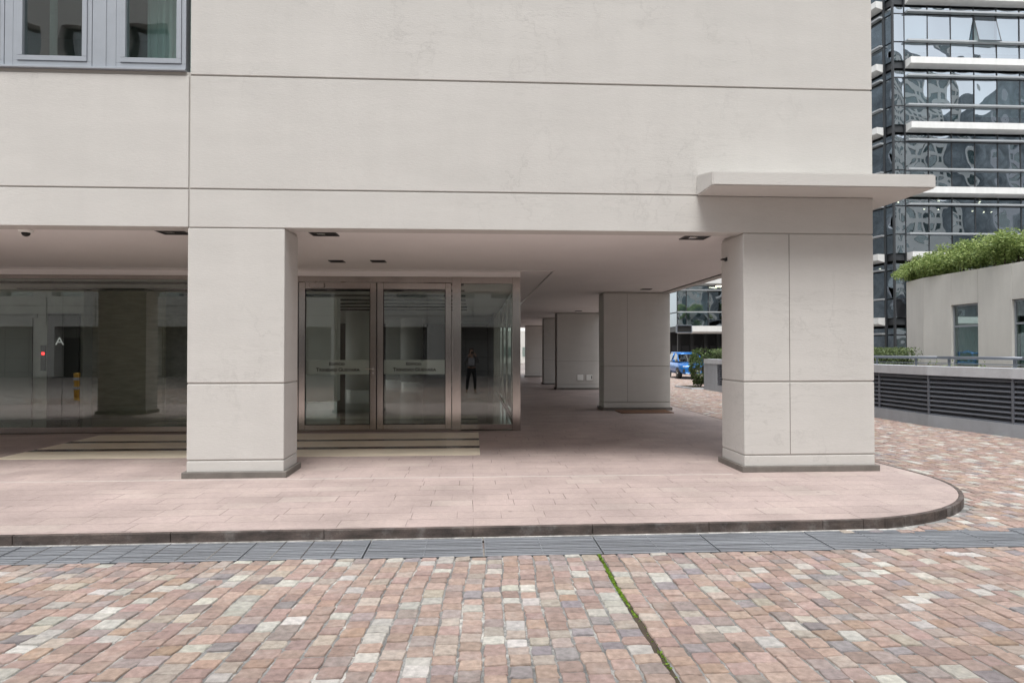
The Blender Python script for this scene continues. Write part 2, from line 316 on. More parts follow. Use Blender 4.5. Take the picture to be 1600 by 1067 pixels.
def setts(name, x0, x1, y0, y1, hi, warp=0.0, seed=1, pw=.134, keep=None, zt=-.09, joint=None, straight=False):
    """rows of split-stone setts as real geometry: every stone has its own outline, height, tilt and colour"""
    g = np.random.default_rng(seed); V = []; Fc = []; T = []
    k = 12 if hi else 4
    base = 0; x = x0; ci = 0
    pal = np.array([(.395, .27, .222), (.375, .255, .212), (.42, .295, .238), (.35, .245, .207), (.42, .34, .285), (.335, .265, .243), (.275, .24, .245), (.50, .47, .42), (.45, .42, .375), (.43, .37, .30), (.385, .255, .185), (.54, .51, .47)])
    pal = (pal * .84 + pal.mean(1)[:, None] * .16) * 1.06
    pr = np.array([.17, .16, .14, .12, .09, .08, .05, .05, .05, .02, .05, .02]); pr /= pr.sum()
    wob = g.normal(0, .5, 400)
    while x < x1:
        w = pw * g.uniform(.9, 1.1)
        if joint and x < joint - .2 < x + w: w = joint - .2 - x + .2 - pw if False else w
        if joint and x < joint and x + w > joint - .05: w = joint - .012 - x if joint - x > .08 else w
        if joint and x < joint and abs(x + w + .012 - joint) < .001: nx = joint + .012
        else: nx = x + w
        y = y0 - g.uniform(0, .12)
        while y < y1:
            h = g.uniform(.102, .148)
            if straight and y1 - y - h < .06: h = y1 - y
            if straight and h > .19: h *= .5
            if h < .02: break
            cx, cy = x + w / 2, y + h / 2
            if keep is None or keep(cx, cy):
                hw, hh = w / 2 - g.uniform(.004, .0085), h / 2 - g.uniform(.0022, .0045)
                wx = .010 * math.sin(cy * 3.1 + ci * .05) + .005 * math.sin(cy * 7.3 + 1)
                if hi:
                    ang = np.array([0, 0, 0, 1, 1, 1, 2, 2, 2, 3, 3, 3]); u = np.array([-.87, 0, .87] * 4)
                    px = np.where(ang == 0, u, np.where(ang == 1, 1, np.where(ang == 2, -u, -1))) * hw
                    py = np.where(ang == 0, -1, np.where(ang == 1, u, np.where(ang == 2, 1, -u))) * hh
                    px = px + g.normal(0, .0032, 12); py = py + g.normal(0, .0032, 12)
                    ins = .945
                else:
                    px = np.array([-1, 1, 1, -1]) * hw + g.normal(0, .004, 4); py = np.array([-1, -1, 1, 1]) * hh + g.normal(0, .004, 4); ins = .86
                if warp:
                    Y = cy + py; cxx = cx + wx; sh = 1 + warp * (5.6 - Y)
                    X = 1.04 + (cxx + px - 1.04) * sh
                else:
                    X = cx + wx + px; Y = cy + py
                mx, my = X.mean(), Y.mean()
                z = zt + g.normal(0, .0022); tx, ty = g.normal(0, .022, 2)
                n = len(X)
                for (s_, dz) in ((1, -.05), (1, -.006), (ins, 0)):
                    Xs = mx + (X - mx) * s_; Ys = my + (Y - my) * s_
                    Z = np.full(n, z + dz) + (tx * (Xs - mx) + ty * (Ys - my)) * (dz > -.04)
                    V.append(np.stack([Xs, Ys, Z], 1))
                for r_ in (0, 1):
                    for i in range(n):
                        j = (i + 1) % n; Fc.append((base + r_ * n + i, base + r_ * n + j, base + r_ * n + n + j, base + r_ * n + n + i))
                Fc.append(tuple(base + 2 * n + i for i in range(n)))
                c = pal[g.choice(len(pal), p=pr)] * g.uniform(.84, 1.14) * np.array([1, g.uniform(.97, 1.03), g.uniform(.96, 1.04)])
                T.append((c, 2 * n + 1)); base += 3 * n
            y += h
        x = nx; ci += 1
    me = bpy.data.meshes.new(name); me.from_pydata(np.concatenate(V).tolist(), [], Fc)
    a = me.attributes.new('tint', 'FLOAT_COLOR', 'FACE')
    cols = np.concatenate([np.tile(np.append(c, 1.0), (k_, 1)) for c, k_ in T]).astype(np.float32)
    a.data.foreach_set('color', cols.ravel())
    return tag(link(name, me, None, [SETT]), kind='structure')
setts('road', -7, 7.5, 2.0, 5.58, True, .038, 3, joint=1.04, straight=True)
tag(MB().box(1.02, 1.062, 2.0, 5.58, -.0985, -.0955).build('dark_joint', SOIL), kind='structure')
setts('road', -14, 14, -4.5, 1.99, False, 0, 4)
setts('road', -14, -7.05, 2.0, 5.58, False, .038, 41, straight=True)
setts('road', 7.55, 14, 2.0, 5.58, False, .038, 42, straight=True)
setts('road', 3.3, 12.6, 6.19, 14.0, True, 0, 5, keep=lambda x, y: not inside_walk(x - .05, y + .05 if y < 8.4 else y))
setts('road', 12.6, 22, 6.19, 14.0, False, 0, 55)
setts('road', 5.9, 17.5, 14.0, 51.0, False, 0, 6, keep=lambda x, y: x < 10.35 or y > 30.7)
# mortar bed flush a little under the setts
tag(MB().box(-14.1, 14.1, -4.6, 5.60, -.13, -.0985).build('mortar_bed', MORTAR), kind='structure')
tag(MB().prism([(3.3, 6.20), (22.1, 6.20), (22.1, 51.1), (5.86, 51.1), (5.86, 8.4), (5.3, 7.1), (4.5, 6.5)], -.13, -.0985).build('mortar_bed', MORTAR), kind='structure')

# moss joint running through the setts in front of the camera
def leafcloud(name, P, size, m, parent=None, seed=0, flat=0.0, tint=None, asp=.55):
    g = np.random.default_rng(seed); P = np.asarray(P, float); n = len(P)
    d = g.normal(size=(n, 3)); d[:, 2] = d[:, 2] * (1 - flat) + flat * .3; d /= np.linalg.norm(d, axis=1)[:, None]
    e = g.normal(size=(n, 3)); e -= (e * d).sum(1)[:, None] * d; e /= np.linalg.norm(e, axis=1)[:, None]
    f = np.cross(d, e); s = size * g.uniform(.6, 1.35, n)[:, None]
    A = P - d * s; B = P + e * s * asp + f * s * .12; C = P + d * s; D = P - e * s * asp + f * s * .12
    V = np.stack([A, B, C, D], 1).reshape(-1, 3)
    if parent is not None:
        pm = parent.matrix_basis.copy(); pp = parent.parent
        while pp is not None: pm = pp.matrix_basis @ pm; pp = pp.parent
        pm = np.array(pm.inverted()); V = V @ pm[:3, :3].T + pm[:3, 3]
    me = bpy.data.meshes.new(name); me.from_pydata(V.tolist(), [], np.arange(4 * n).reshape(-1, 4).tolist())
    a = me.attributes.new('tint', 'FLOAT_COLOR', 'FACE'); t = g.beta(1.6, 1.8, n) if tint is None else tint
    a.data.foreach_set('color', np.repeat(t, 4).astype(np.float32).reshape(-1, 4).ravel()); return link(name, me, parent, [m])
pts = []
for k in range(2300):
    y = 3.1 + 2.48 * rnd.random() ** .7
    dens = .5 + .5 * math.sin(y * 9) * math.sin(y * 3.7 + 1)
    if y < 4.25 and rnd.random() > .06 + .25 * (dens > .7): continue
    if rnd.random() > dens * .8 + .3: continue
    pts.append((1.041 + rnd.gauss(0, .007) + .010 * math.sin(y * 3.1 + 2.6), y, -.093 + rnd.random() * .010 * dens))
MX = []
tag(leafcloud('moss', pts, .007, MOSS, None, 2, .6), 'bright green moss growing along one dark joint of the setts', 'moss', kind='stuff')
pts = [(rnd.choice((-3.0, -3.35, -3.9, -2.8, -1.2)) + rnd.gauss(0, .06), 6.165 + rnd.gauss(0, .01), -.085 + rnd.random() * .02) for k in range(160)]
pts = [(x, (6.145 + .008 * (x + 8) / 2) + rnd.uniform(-.012, .004), z) for x, _, z in pts]
tag(leafcloud('moss', pts, .008, MOSS, None, 3, .3), 'tiny green weeds sprouting where the kerb meets the drain grating', 'weeds', kind='stuff')

# ================================================================ SIDEWALK
WALK = brickmat('pink_granite_slabs', [(0, (.42, .335, .31)), (.3, (.45, .36, .335)), (.85, (.46, .37, .34)), (1, (.48, .40, .365))], (.13, .10, .095), .62, .27, rough=.6, ms=.0035, bump=.9, streak=.3, fade=True, off=.37)
for n_ in WALK.node_tree.nodes:
    if n_.type == 'TEX_BRICK': n_.offset_frequency = 3; n_.squash = .7; n_.squash_frequency = 2
mb = MB(); mb.prism(PATH + [(-30, 46.0)], -.13, 0.0)
tag(mb.build('sidewalk', WALK), kind='structure')
# kerb: dark stones standing along the edge, short ones round the corner
mb = MB()
def offset_path(P, d):
    o = []
    for i, p in enumerate(P):
        a = Vector(P[max(i - 1, 0)]); b = Vector(P[min(i + 1, len(P) - 1)]); t = (b - a).normalized(); o.append((p[0] + t.y * d, p[1] - t.x * d))
    return o
dense = []
for (a, b) in zip(PATH, PATH[1:]):
    n = max(1, int((Vector(b) - Vector(a)).length / 1.1))
    for k in range(n): dense.append((a[0] + (b[0] - a[0]) * k / n, a[1] + (b[1] - a[1]) * k / n))
dense.append(PATH[-1]); o1 = offset_path(dense, .004); o2 = offset_path(dense, .05)
for i in range(len(dense) - 1):
    a, b, c, d = Vector(o1[i]), Vector(o1[i + 1]), Vector(o2[i + 1]), Vector(o2[i]); L_ = (b - a).length; e = .002 / L_
    a2, b2 = a.lerp(b, e), b.lerp(a, e); d2, c2 = d.lerp(c, e), c.lerp(d, e)
    z = rnd.uniform(-.003, .003)
    mb.prism([tuple(a2), tuple(d2), tuple(c2), tuple(b2)], -.16, .001 + z * .5)
kb = mb.build('kerb', KERB); tag(kb, kind='structure')
md = kb.modifiers.new('b', 'BEVEL'); md.width = .006; md.segments = 2; md.limit_method = 'ANGLE'
JOINT = mat('joint_filler', (.62, .57, .54), .9, var=.1)
tag(MB().box(-30, 3.38, 8.60, 8.615, 0.0, .003).build('pavement_joint', JOINT), kind='structure')
tag(MB().prism([(-30, 6.13), (-4, 6.13), (4.2, 6.21), (4.2, 6.175), (-4, 6.10), (-30, 6.08)], -.12, -.088).build('gutter_mortar', mat('pale_mortar', (.55, .53, .50), .95, var=.55, vscale=14, bump=.6)), kind='structure')
# cream inlay in front of the doors
mb = MB()
for (a, b) in ((10.42, 11.16), (11.44, 12.16), (12.40, 13.30)):
    x = -7.12
    while x < .1:
        x2 = min(x + 1.2, .11); mb.box(x + .001, x2 - .001, a, b, 0.0, .005); x = x2
tag(mb.build('entrance_floor_inlay', STRIPE), kind='structure')
mb = MB()
for (a, b) in ((11.161, 11.439), (12.161, 12.399)): mb.box(-7.12, .11, a, b, 0.0, .004)
tag(mb.build('entrance_floor_band', STRIPE_D), kind='structure')

# ================================================================ DRAIN GRATES
tag(MB().box(-16, 16, 5.56, 6.20, -.24, -.235).box(-16, 16, 5.57, 5.585, -.235, -.092).box(-16, 16, 6.175, 6.185, -.235, -.095).build('drain_channel', PIT), kind='structure')
tag(MB().box(7.13, 16, 5.588, 6.172, -.2, -.093).box(-16, -5.92, 5.588, 6.10, -.2, -.093).build('gutter', CONC), kind='structure')
def grate(L_, style):
    r = thing('drain_grate', (0, 0, 0), 'x', 'drain grate', 'steel drain grates along the kerb')
    f = MB(); f.local = True
    f.box(0, L_, 0, .012, -.03, 0).box(0, L_, .558, .57, -.03, 0).box(0, .008, .012, .558, -.03, 0).box(L_ - .008, L_, .012, .558, -.03, 0); f.build('frame', GRATEM, r)
    b = MB(); b.local = True
    n = 12
    for k in range(n):
        y = .028 + k * (.57 - .056) / (n - 1) + rnd.gauss(0, .0008); b.box(.008, L_ - .008, y - .0155, y + .0155, -.03, -.001 - rnd.random() * .002)
    b.build('bars', GRATEM, r)
    c = MB(); c.local = True
    step = {0: .245, 1: .49}[style]
    x = step
    while x < L_ - .1: c.box(x - .004, x + .004, .013, .557, -.028, .0015); x += step
    c.build('cross_bar', STEEL_L if style == 0 else GRATEM, r); return r
g0 = grate(.985, 0); g1 = grate(.985, 1)
xs = [-5.9 + k for k in range(13)]
where = ['at the far left of the photo, below the third window bay', 'one panel in from the left end of the drain', 'just left of the left front column', 'directly before the left column', 'in front of the right edge of the left column',
         'in front of the left entrance door', 'in front of the right entrance door', 'left of the mossy joint, in front of the side pane', 'touching the top of the mossy joint', 'one panel right of the mossy joint', 'in front of the left edge of the right column',
         'in front of the right column', 'where the rounded kerb leaves the drain, right end']
for i, x in enumerate(xs):
    src = g0 if i in (2, 3, 4) else g1
    o = src if (i == 2 or i == 0) else copy_tree(src)
    if i == 0: o = g1
    o.location = (x, 5.592 + .0065 * (x + 6) / 2 * .5, -.092 + rnd.uniform(-.002, .002)); o.rotation_euler = (0, 0, R(rnd.uniform(-.15, .15)))
    o['label'] = 'grey steel grate ' + where[i]

# ================================================================ MAIN BUILDING
B = thing('beige_building', (0, 8.75, 0), 'large beige plastered building on columns filling the photo, with a glass entrance lobby', 'building')
G = .018  # reveal width
ZC = 3.19 # soffit height
def panel_box(mb, x0, x1, y0, y1, z0, z1): mb.box(x0, x1, y0, y1, z0, z1, bev=.006, seg=2)
# -- upper wall: core behind the reveals, then proud panels
core = MB(); D = .014
core.box(-3.60, 5.39 - D, 8.75 + D, 9.05, 3.20, 14.0).box(-30, -3.60, 8.75 + D, 9.05, 3.20, 5.165).box(-30, -3.60, 8.75 + D, 9.05, 7.35, 14.0)
core.box(5.18, 5.39 - D, 9.05, 46, 3.20, 14.0).box(-30, 5.18, 9.05, 13.4, 14.0, 14.3).box(-16.2, 5.18, 13.4, 46, 14.0, 14.3).box(-30, -16.2, 13.4, 13.7, 0, 14).box(-30, 5.18, 45.6, 46, 3.3, 14)
core.build('wall_core', PLASTER_G, B)
mb = MB()
core_top = 34
zs = [(3.183, 3.662), (3.68, 5.115), (5.135, 7.34), (7.36, 9.5), (9.52, 11.7), (11.72, 14)]
for k, (a, b) in enumerate(zs):
    panel_box(mb, -3.60, 5.39, 8.75, 8.75 + D + .002 + (.30 - D if k == 0 else 0), a, b)
    if k == 2: continue
    panel_box(mb, -12.9, -3.618, 8.75, 8.75 + D + .002 + (.30 - D if k == 0 else 0), a, min(b, 5.162) if k == 1 else b)
    panel_box(mb, -30, -12.918, 8.75, 8.75 + D + .002 + (.30 - D if k == 0 else 0), a, min(b, 5.162) if k == 1 else b)
for k, (a, b) in enumerate(zs):
    for (ya, yb) in ((9.0, 18.1), (18.12, 27.9), (27.92, 37), (37.02, 46)):
        if k == 0: mb.box(5.18, 5.39, ya + (.07 if ya < 9.1 else 0), yb, a + .004, b, bev=.004)
        else: mb.box(5.39 - D, 5.39, ya + (.07 if ya < 9.1 else 0), yb, a, b, bev=.004)
mb.build('wall', PLASTER, B)
# -- soffit
mb = MB()
mb.box(-30, 5.18, 9.055, 13.38, 3.215, 3.25).box(-16.2, 1.60, 13.41, 46, 3.205, 3.25).box(1.63, 5.18, 13.38, 46, 3.215, 3.25).box(1.60, 1.63, 13.38, 46, 3.245, 3.25)
mb.box(-30, 1.63, 13.38, 13.41, 3.245, 3.25)
mb.build('ceiling', SOFFIT, B)
MB().box(1.575, 1.598, 13.41, 24, 3.19, 3.204).build('ceiling_trim', STEEL_L, B)
# -- columns
def column(x0, x1, y0, y1, vj=None, label=None, top=3.168, front_extra=None):
    d = .012
    c = MB(); c.box(x0 + d, x1 - d, y0 + d, y1 - d, .06, 3.20)
    o = c.build('column', PLASTER_G, B)
    if label: o['label'] = label
    p = MB()
    for (a, b) in ((.075, .212), (.228, 1.185), (1.203, top)):
        p.box(x0, x1, y0, y1, a, b, bev=.008, seg=2)
    p.build('panelling', PLASTER, o)
    q = MB(); q.box(x0 - .045, x1 + .045, y0 - .045, y1 + .045, 0.0, .078, bev=.004); q.build('plinth', PLINTH, o)
    if vj is not None:   # vertical joint: thin dark strip set in the face
        j = MB()
        for (a, b) in ((.235, 1.18), (1.21, top - .005)): j.box(vj - .004, vj + .004, y0 - .0015, y0 + .01, a, b)
        j.build('joint', PLINTH, o)
    return o
column(-3.62, -2.41, 8.75, 9.40, None, 'left front column beside the entrance doors')
column(3.60, 5.39, 8.75, 9.55, 4.225, 'right front column under the canopy, with a vertical joint')
column(-9.6, -8.4, 8.75, 9.40); column(-15.7, -14.5, 8.75, 9.4)
column(3.54, 5.37, 18.05, 18.75, 4.19, 'second column of the side arcade, with a brown plate at its foot')
c3 = column(3.50, 5.37, 27.9, 28.6); column(3.40, 5.37, 32.2, 32.9); column(3.30, 4.36, 41.9, 42.6)
MB().box(-30, 5.3, 45.2, 45.5, 0, 3.2).build('end_wall', PLASTER, B) if False else None
# -- canopy: flat underside, top sloping to a thinner front, wrapping round the corner
bm = MB()
Zb = 3.665
def quad3(a, b, c, d): bm.poly([a, b, c, d])
xo, yo, ye = 5.86, 8.16, 15.0
i0, i1, i2 = (2.97, 8.752), (5.392, 8.752), (5.392, ye)
p0, p1, p2 = (2.97, yo), (xo, yo), (xo, ye)
tw, tf = 3.94, 3.835
bot = [(*i0, Zb), (*i1, Zb), (*i2, Zb), (*p2, Zb), (*p1, Zb), (*p0, Zb)]; top = [(*i0, tw), (*i1, tw), (*i2, tw), (*p2, tf), (*p1, tf), (*p0, tf)]
vb = [bm.bm.verts.new(v) for v in bot]; vt = [bm.bm.verts.new(v) for v in top]
fs = [bm.bm.faces.new((vb[0], vb[1], vb[4], vb[5])), bm.bm.faces.new((vb[1], vb[2], vb[3], vb[4])), bm.bm.faces.new((vt[0], vt[5], vt[4], vt[1])), bm.bm.faces.new((vt[1], vt[4], vt[3], vt[2]))]
for i in range(6): j = (i + 1) % 6; fs.append(bm.bm.faces.new((vb[i], vt[i], vt[j], vb[j])))
bmesh.ops.recalc_face_normals(bm.bm, faces=fs)
bmesh.ops.bevel(bm.bm, geom=[e for e in bm.bm.edges], offset=.012, segments=2, affect='EDGES')
bm.build('canopy', PLASTER, B)
# -- upper windows (aluminium band at the left)
def upper_window(x0, x1, first):
    o = MB(); z0, z1 = 5.20, 7.34; y0, y1 = 8.765, 8.90
    o.box(x0, x1, y0, y1, z0, z0 + .07, .003).box(x0, x0 + .055, y0, y1, z0 + .07, z1, .003).box(x1 - .055, x1, y0, y1, z0 + .07, z1, .003).box(x0 + .055, x1 - .055, y0, y1, z1 - .07, z1, .003)
    w_ = o.build('window', ALU, B)
    s = MB(); a, b = x0 + .057, x1 - .057; yy0, yy1 = 8.753, 8.86
    s.box(a, b, yy0, yy1, z0 + .073, z0 + .135, .003).box(a, b, yy0, yy1, z1 - .135, z1 - .073, .003).box(a, a + .06, yy0, yy1, z0 + .137, z1 - .137, .003).box(b - .06, b, yy0, yy1, z0 + .137, z1 - .137, .003)
    s.build('sash', ALU, w_)
    MB().box(a + .061, b - .061, 8.80, 8.806, z0 + .136, z1 - .136).build('pane', GLASS_W, w_)
    g = MB(); n = 40   # gathered curtain behind, drawn to one side
    cx0, cx1 = (a + .1, a + (b - a) * (.22 if first else .95))
    for k in range(n):
        xa = cx0 + (cx1 - cx0) * k / n; xb = cx0 + (cx1 - cx0) * (k + 1) / n; ya = 9.25 + .03 * math.sin(k * 1.1); yb = 9.25 + .03 * math.sin((k + 1) * 1.1)
        g.poly([(xa, ya, 5.1), (xb, yb, 5.1), (xb, yb, 7.4), (xa, ya, 7.4)])
    g.build('curtain', CURTAIN, w_)
for (a, b, f) in ((-4.53, -3.665, False), (-5.79, -4.83, True), (-6.85, -5.90, True), (-7.95, -7.0, True)): upper_window(a, b, f)
mb = MB(); mb.box(-30, -3.655, 8.715, 8.95, 5.167, 5.197, .004)
for a, b in ((-4.826, -4.534), (-5.896, -5.794), (-6.996, -6.854), (-30, -7.954)): mb.box(a, b, 8.77, 8.9, 5.20, 7.34, .003)
mb.box(-4.70, -4.655, 8.762, 8.77, 5.2, 7.34)
mb.build('window_sill', ALU, B)
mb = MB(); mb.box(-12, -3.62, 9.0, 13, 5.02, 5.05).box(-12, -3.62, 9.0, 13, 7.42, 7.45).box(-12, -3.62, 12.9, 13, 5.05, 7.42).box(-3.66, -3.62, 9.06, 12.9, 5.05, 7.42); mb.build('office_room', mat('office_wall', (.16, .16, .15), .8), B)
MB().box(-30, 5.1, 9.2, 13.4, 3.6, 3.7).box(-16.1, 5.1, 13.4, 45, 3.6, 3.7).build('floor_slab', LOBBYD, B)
# -- entrance glazing, plane Y = 13.6
YD = 13.60; s2 = MB()
x_post = [(-.42, -.24), (.80, .96)]
for (a, b) in x_post: s2.box(a, b, YD - .04, YD + .10, 0.0, 3.10, .004)
s2.box(-16, -3.62, YD - .03, YD + .06, 3.02, 3.10, .003).box(-16, -3.62, YD - .03, YD + .06, .02, .13, .003)     # head and sill of the glass wall left
s2.box(-3.62, -3.46, YD - .03, YD + .08, 0.0, 3.10, .003)
s2.box(-3.46, -.42, YD - .02, YD + .07, 2.985, 3.10, .003)
s2.box(-.24, .80, YD - .03, YD + .07, 2.97, 3.10, .003).box(-.24, .80, YD - .03, YD + .07, .03, .135, .003)
s2.box(.93, .96, YD + .10, 26, 3.02, 3.10).box(.93, .96, YD + .10, 26, .02, .13)
for y in (16.2, 18.8, 21.4, 24): s2.box(.915, .975, y, y + .07, .13, 3.02, .002)
s2.box(.8, 1.0, 26, 26.1, 0, 3.2); s2.build('entrance_frame', STEEL, B)
MB().box(-16, .96, YD - .02, YD + .09, 3.102, 3.206).box(.86, .96, YD + .09, 26, 3.102, 3.206).build('bulkhead', SOFFIT, B)
gl = MB(); gx = [-16, -14, -12, -10.07, -8.0, -6.08, -3.62]
for a, b in zip(gx, gx[1:]): gl.box(a + .004, b - .004, YD, YD + .012, .13, 3.02)
gl.build('lobby_glazing', GLASS, B)
MB().box(-.24, .80, YD + .01, YD + .022, .135, 2.97).build('side_pane', GLASS, B)
gl = MB()
for a, b in ((13.70, 16.2), (16.27, 18.8), (18.87, 21.4), (21.47, 24), (24.07, 26)): gl.box(.94, .952, a, b, .13, 3.02)
gl.build('side_glazing', GLASS, B)
def text(s, size, x, y, z, m, parent, name='lettering', sx=1.0, ext=.001, ang=0):
    c = bpy.data.curves.new(name, 'FONT'); c.body = s; c.size = size; c.align_x = 'CENTER'; c.extrude = ext; c.space_character = 1.06
    c.materials.append(m); o = bpy.data.objects.new(name, c); col.objects.link(o)
    pm = Matrix.Translation((x, y, z)) @ Matrix.Rotation(ang, 4, 'Z') @ Matrix.Rotation(math.pi / 2, 4, 'X') @ Matrix.Diagonal((sx, 1, 1, 1))
    if parent is not None:
        w_ = parent.matrix_basis.copy(); p = parent.parent
        while p is not None: w_ = p.matrix_basis @ w_; p = p.parent
        pm = w_.inverted() @ pm; o.parent = parent
    me = bpy.data.meshes.new_from_object(o); me.name = name; q = link(name, me, parent); q.matrix_basis = pm; bpy.data.objects.remove(o); return q
def door(x0, x1, handle_right, label):
    a = .125; f = MB(); z0, z1 = .045, 2.975; y0, y1 = YD - .035, YD + .03
    f.box(x0, x0 + a, y0, y1, z0, z1, .004).box(x1 - a, x1, y0, y1, z0, z1, .004).box(x0 + a, x1 - a, y0, y1, z1 - .13, z1, .004).box(x0 + a, x1 - a, y0, y1, z0, z0 + .10, .004)
    d = f.build('door', STEEL, B); d['label'] = label
    MB().box(x0 + a, x1 - a, YD - .008, YD + .004, z0 + .10, z1 - .13).build('pane', GLASS, d)
    gk = MB()
    for q_ in ((x0 + a - .001, x0 + a + .010, z0 + .10, z1 - .13), (x1 - a - .010, x1 - a + .001, z0 + .10, z1 - .13), (x0 + a + .01, x1 - a - .01, z0 + .099, z0 + .11), (x0 + a + .01, x1 - a - .01, z1 - .14, z1 - .129)): gk.box(q_[0], q_[1], y0 - .003, YD - .009, q_[2], q_[3])
    gk.box(x0 - .012, x0 - .001, y0 - .004, y0 + .02, .045, 2.98)
    gk.build('gap_strip', BLACK, d)  # black strips added to draw the dark gaps at pane and leaf edges
    # etched band with the lettering left as darker letters
    MB().box(x0 + a + .002, x1 - a - .002, YD + .006, YD + .008, 1.145, 1.43).build('frosted_band', FROST, d)
    cx = (x0 + x1) / 2
    def smallcaps(words, z, cap, low, cxx):
        # wide small-capital lettering laid out glyph by glyph
        parts = []
        for wd in words: parts.append((wd[0], cap)); parts += [(ch, low) for ch in wd[1:]]; parts.append((' ', low))
        parts = parts[:-1]; adv = {'I': .42, ' ': .45, 'N': .98, 'D': .95, 'O': 1.02, 'Q': 1.05, 'G': 1.0, 'U': .93, 'V': .92, 'A': .93, 'R': .88, 'T': .86, 'C': .92, 'E': .84, 'F': .8}
        tot = sum(adv.get(ch, .8) * s_ * 1.12 for ch, s_ in parts); x = cxx - tot / 2
        m_ = MB(); m_.bm.free()
        for ch, s_ in parts:
            wd_ = adv.get(ch, .8) * s_ * 1.12
            if ch != ' ': glyphs.append((ch, s_ * 1.42, x + wd_ / 2, z))
            x += wd_
    glyphs = []
    smallcaps(['EDIFICIO'], 1.325, .058, .046, cx - .02); smallcaps(['TRINIDAD', 'GUEVARA'], 1.205, .070, .056, cx)
    # join the glyphs into one mesh: real letters from the built-in font
    for line in (1.325, 1.205):
      bmj = bmesh.new()
      for ch, s_, gx_, gz_ in [q_ for q_ in glyphs if q_[3] == line]:
        c = bpy.data.curves.new('g', 'FONT'); c.body = ch; c.size = s_; c.align_x = 'CENTER'; c.extrude = .001; c.offset = .0015
        t_ = bpy.data.objects.new('g', c); me = bpy.data.meshes.new_from_object(t_)
        me.transform(Matrix.Translation((gx_, YD - .010, gz_)) @ Matrix.Rotation(math.pi / 2, 4, 'X') @ Matrix.Diagonal((1.12, 1, 1, 1)))
        bmj.from_mesh(me); bpy.data.objects.remove(t_); bpy.data.curves.remove(c); bpy.data.meshes.remove(me)
      k = MB(); k.bm.free(); k.bm = bmj; k.build('lettering', LETTER, d)
    if handle_right:
        h = MB(); hx = x1 - .06
        h.tube((hx, YD - .036, 1.255), (hx, YD - .09, 1.255), .011).tube((hx + .01, YD - .085, 1.255), (hx - .15, YD - .085, 1.255), .010)
        h.tube((hx, YD - .035, 1.255), (hx, YD - .045, 1.255), .028).tube((hx, YD - .035, 1.17), (hx, YD - .045, 1.17), .022); h.build('handle', STEEL_L, d)
        g_ = MB(); g_.box(x0 + .22, x0 + .50, YD - .10, YD - .037, 2.87, 2.965, .006).box(x0 + .30, x0 + .34, YD - .11, YD - .09, 2.96, 3.0); g_.build('door_closer', STEEL, d)
    return d
door(-3.455, -1.93, True, 'left entrance door, with the lever handle and closer')
door(-1.915, -.43, False, 'right entrance door, without a handle')
MB().box(-3.46, -.42, YD - .035, YD + .06, 0, .042, .003).build('threshold', STEEL, B)
# -- lobby inside
tag(MB().box(-16, .92, 13.67, 36, -.01, .006).build('lobby_floor', LOBBYF), kind='structure')
mb = MB(); 
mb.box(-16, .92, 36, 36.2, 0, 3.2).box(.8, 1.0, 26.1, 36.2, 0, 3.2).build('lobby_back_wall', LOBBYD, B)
mb = MB()
for k in range(7):
    y = 14.6 + k * 1.5; mb.box(-10.5, -.2, y, y + .10, 3.03, 3.07)
for k in range(5): mb.box(-15.5 + k * 1.2, -14.6 + k * 1.2, 14.5, 14.6, 3.19, 3.2)
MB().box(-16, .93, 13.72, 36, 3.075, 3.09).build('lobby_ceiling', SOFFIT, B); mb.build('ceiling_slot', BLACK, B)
def lobby_col(x, y, r, square=False):
    c = MB()
    if square: c.box(x - r, x + r, y - r * .5, y + r * .5, .24, 3.08, .01)
    else: c.lathe([(r, .24), (r, 3.08)], (x, y, 0), 40)
    if square:
        o = c.build('lobby_column', WHITEP, B)
    else: o = c.build('lobby_column', WHITEP, B, smooth=False); 
    if not square:
        for p_ in o.data.polygons: p_.use_smooth = len(p_.vertices) == 4
    b = MB(); n = 36
    if square:
        for k in range(26):
            xx = x - r + 2 * r * (k + .5) / 26; b.tube((xx, y - r * .5 + .005, 0.0), (xx, y - r * .5 + .005, .24), .014, n=8)
        b.box(x - r, x + r, y - r * .5 + .01, y + r * .5, 0, .24)
    else:
        for k in range(n * 2):
            a = math.pi * k / n; b.tube((x + r * .99 * math.cos(a), y + r * .99 * math.sin(a), 0.0), (x + r * .99 * math.cos(a), y + r * .99 * math.sin(a), .24), .022, n=8)
        b.tube((x, y, 0), (x, y, .24), r * .97, n=30)
    b.build('fluted_base', STEEL_L, o, smooth=False)
lobby_col(-4.16, 18.9, .44, True); lobby_col(-3.95, 24.5, .62); lobby_col(-2.75, 30.5, .5); lobby_col(-3.75, 32.5, .4, True); lobby_col(-.9, 31, .3)
MB().box(-9.24, -7.5, 16.9, 19.0, 0, 3.07).build('granite_wall', LOBBYG, B)
MB().box(-16, -9.25, 16.55, 17.2, 0, 3.08).build('lift_wall', mat('lift_wall_stone', (.34, .35, .32), .5, var=.15), B)
mb = MB(); mb.box(-12.5, -11.45, 16.51, 16.548, .02, 2.4, .003).box(-11.44, -10.4, 16.51, 16.548, .02, 2.4, .003).box(-12.6, -10.3, 16.53, 16.55, 2.4, 2.5); mb.build('lift_door', mat('dull_steel', (.16, .16, .15), .45, metal=.6), B)
lp = MB().box(-10.22, -10.10, 16.53, 16.549, 1.15, 1.75, .003).build('lift_panel', DARKM, B); MB().box(-10.19, -10.13, 16.522, 16.53, 1.53, 1.58).build('lift_indicator', REDL, lp)
o = thing('wall_sign', (-9.72, 16.5, 1.3), 'tall black sign panel with a white letter A inside the lobby beside the lift', 'sign')
MB().box(-10.02, -9.30, 16.44, 16.52, .02, 2.5, .004).build('panel', BLACK, o)
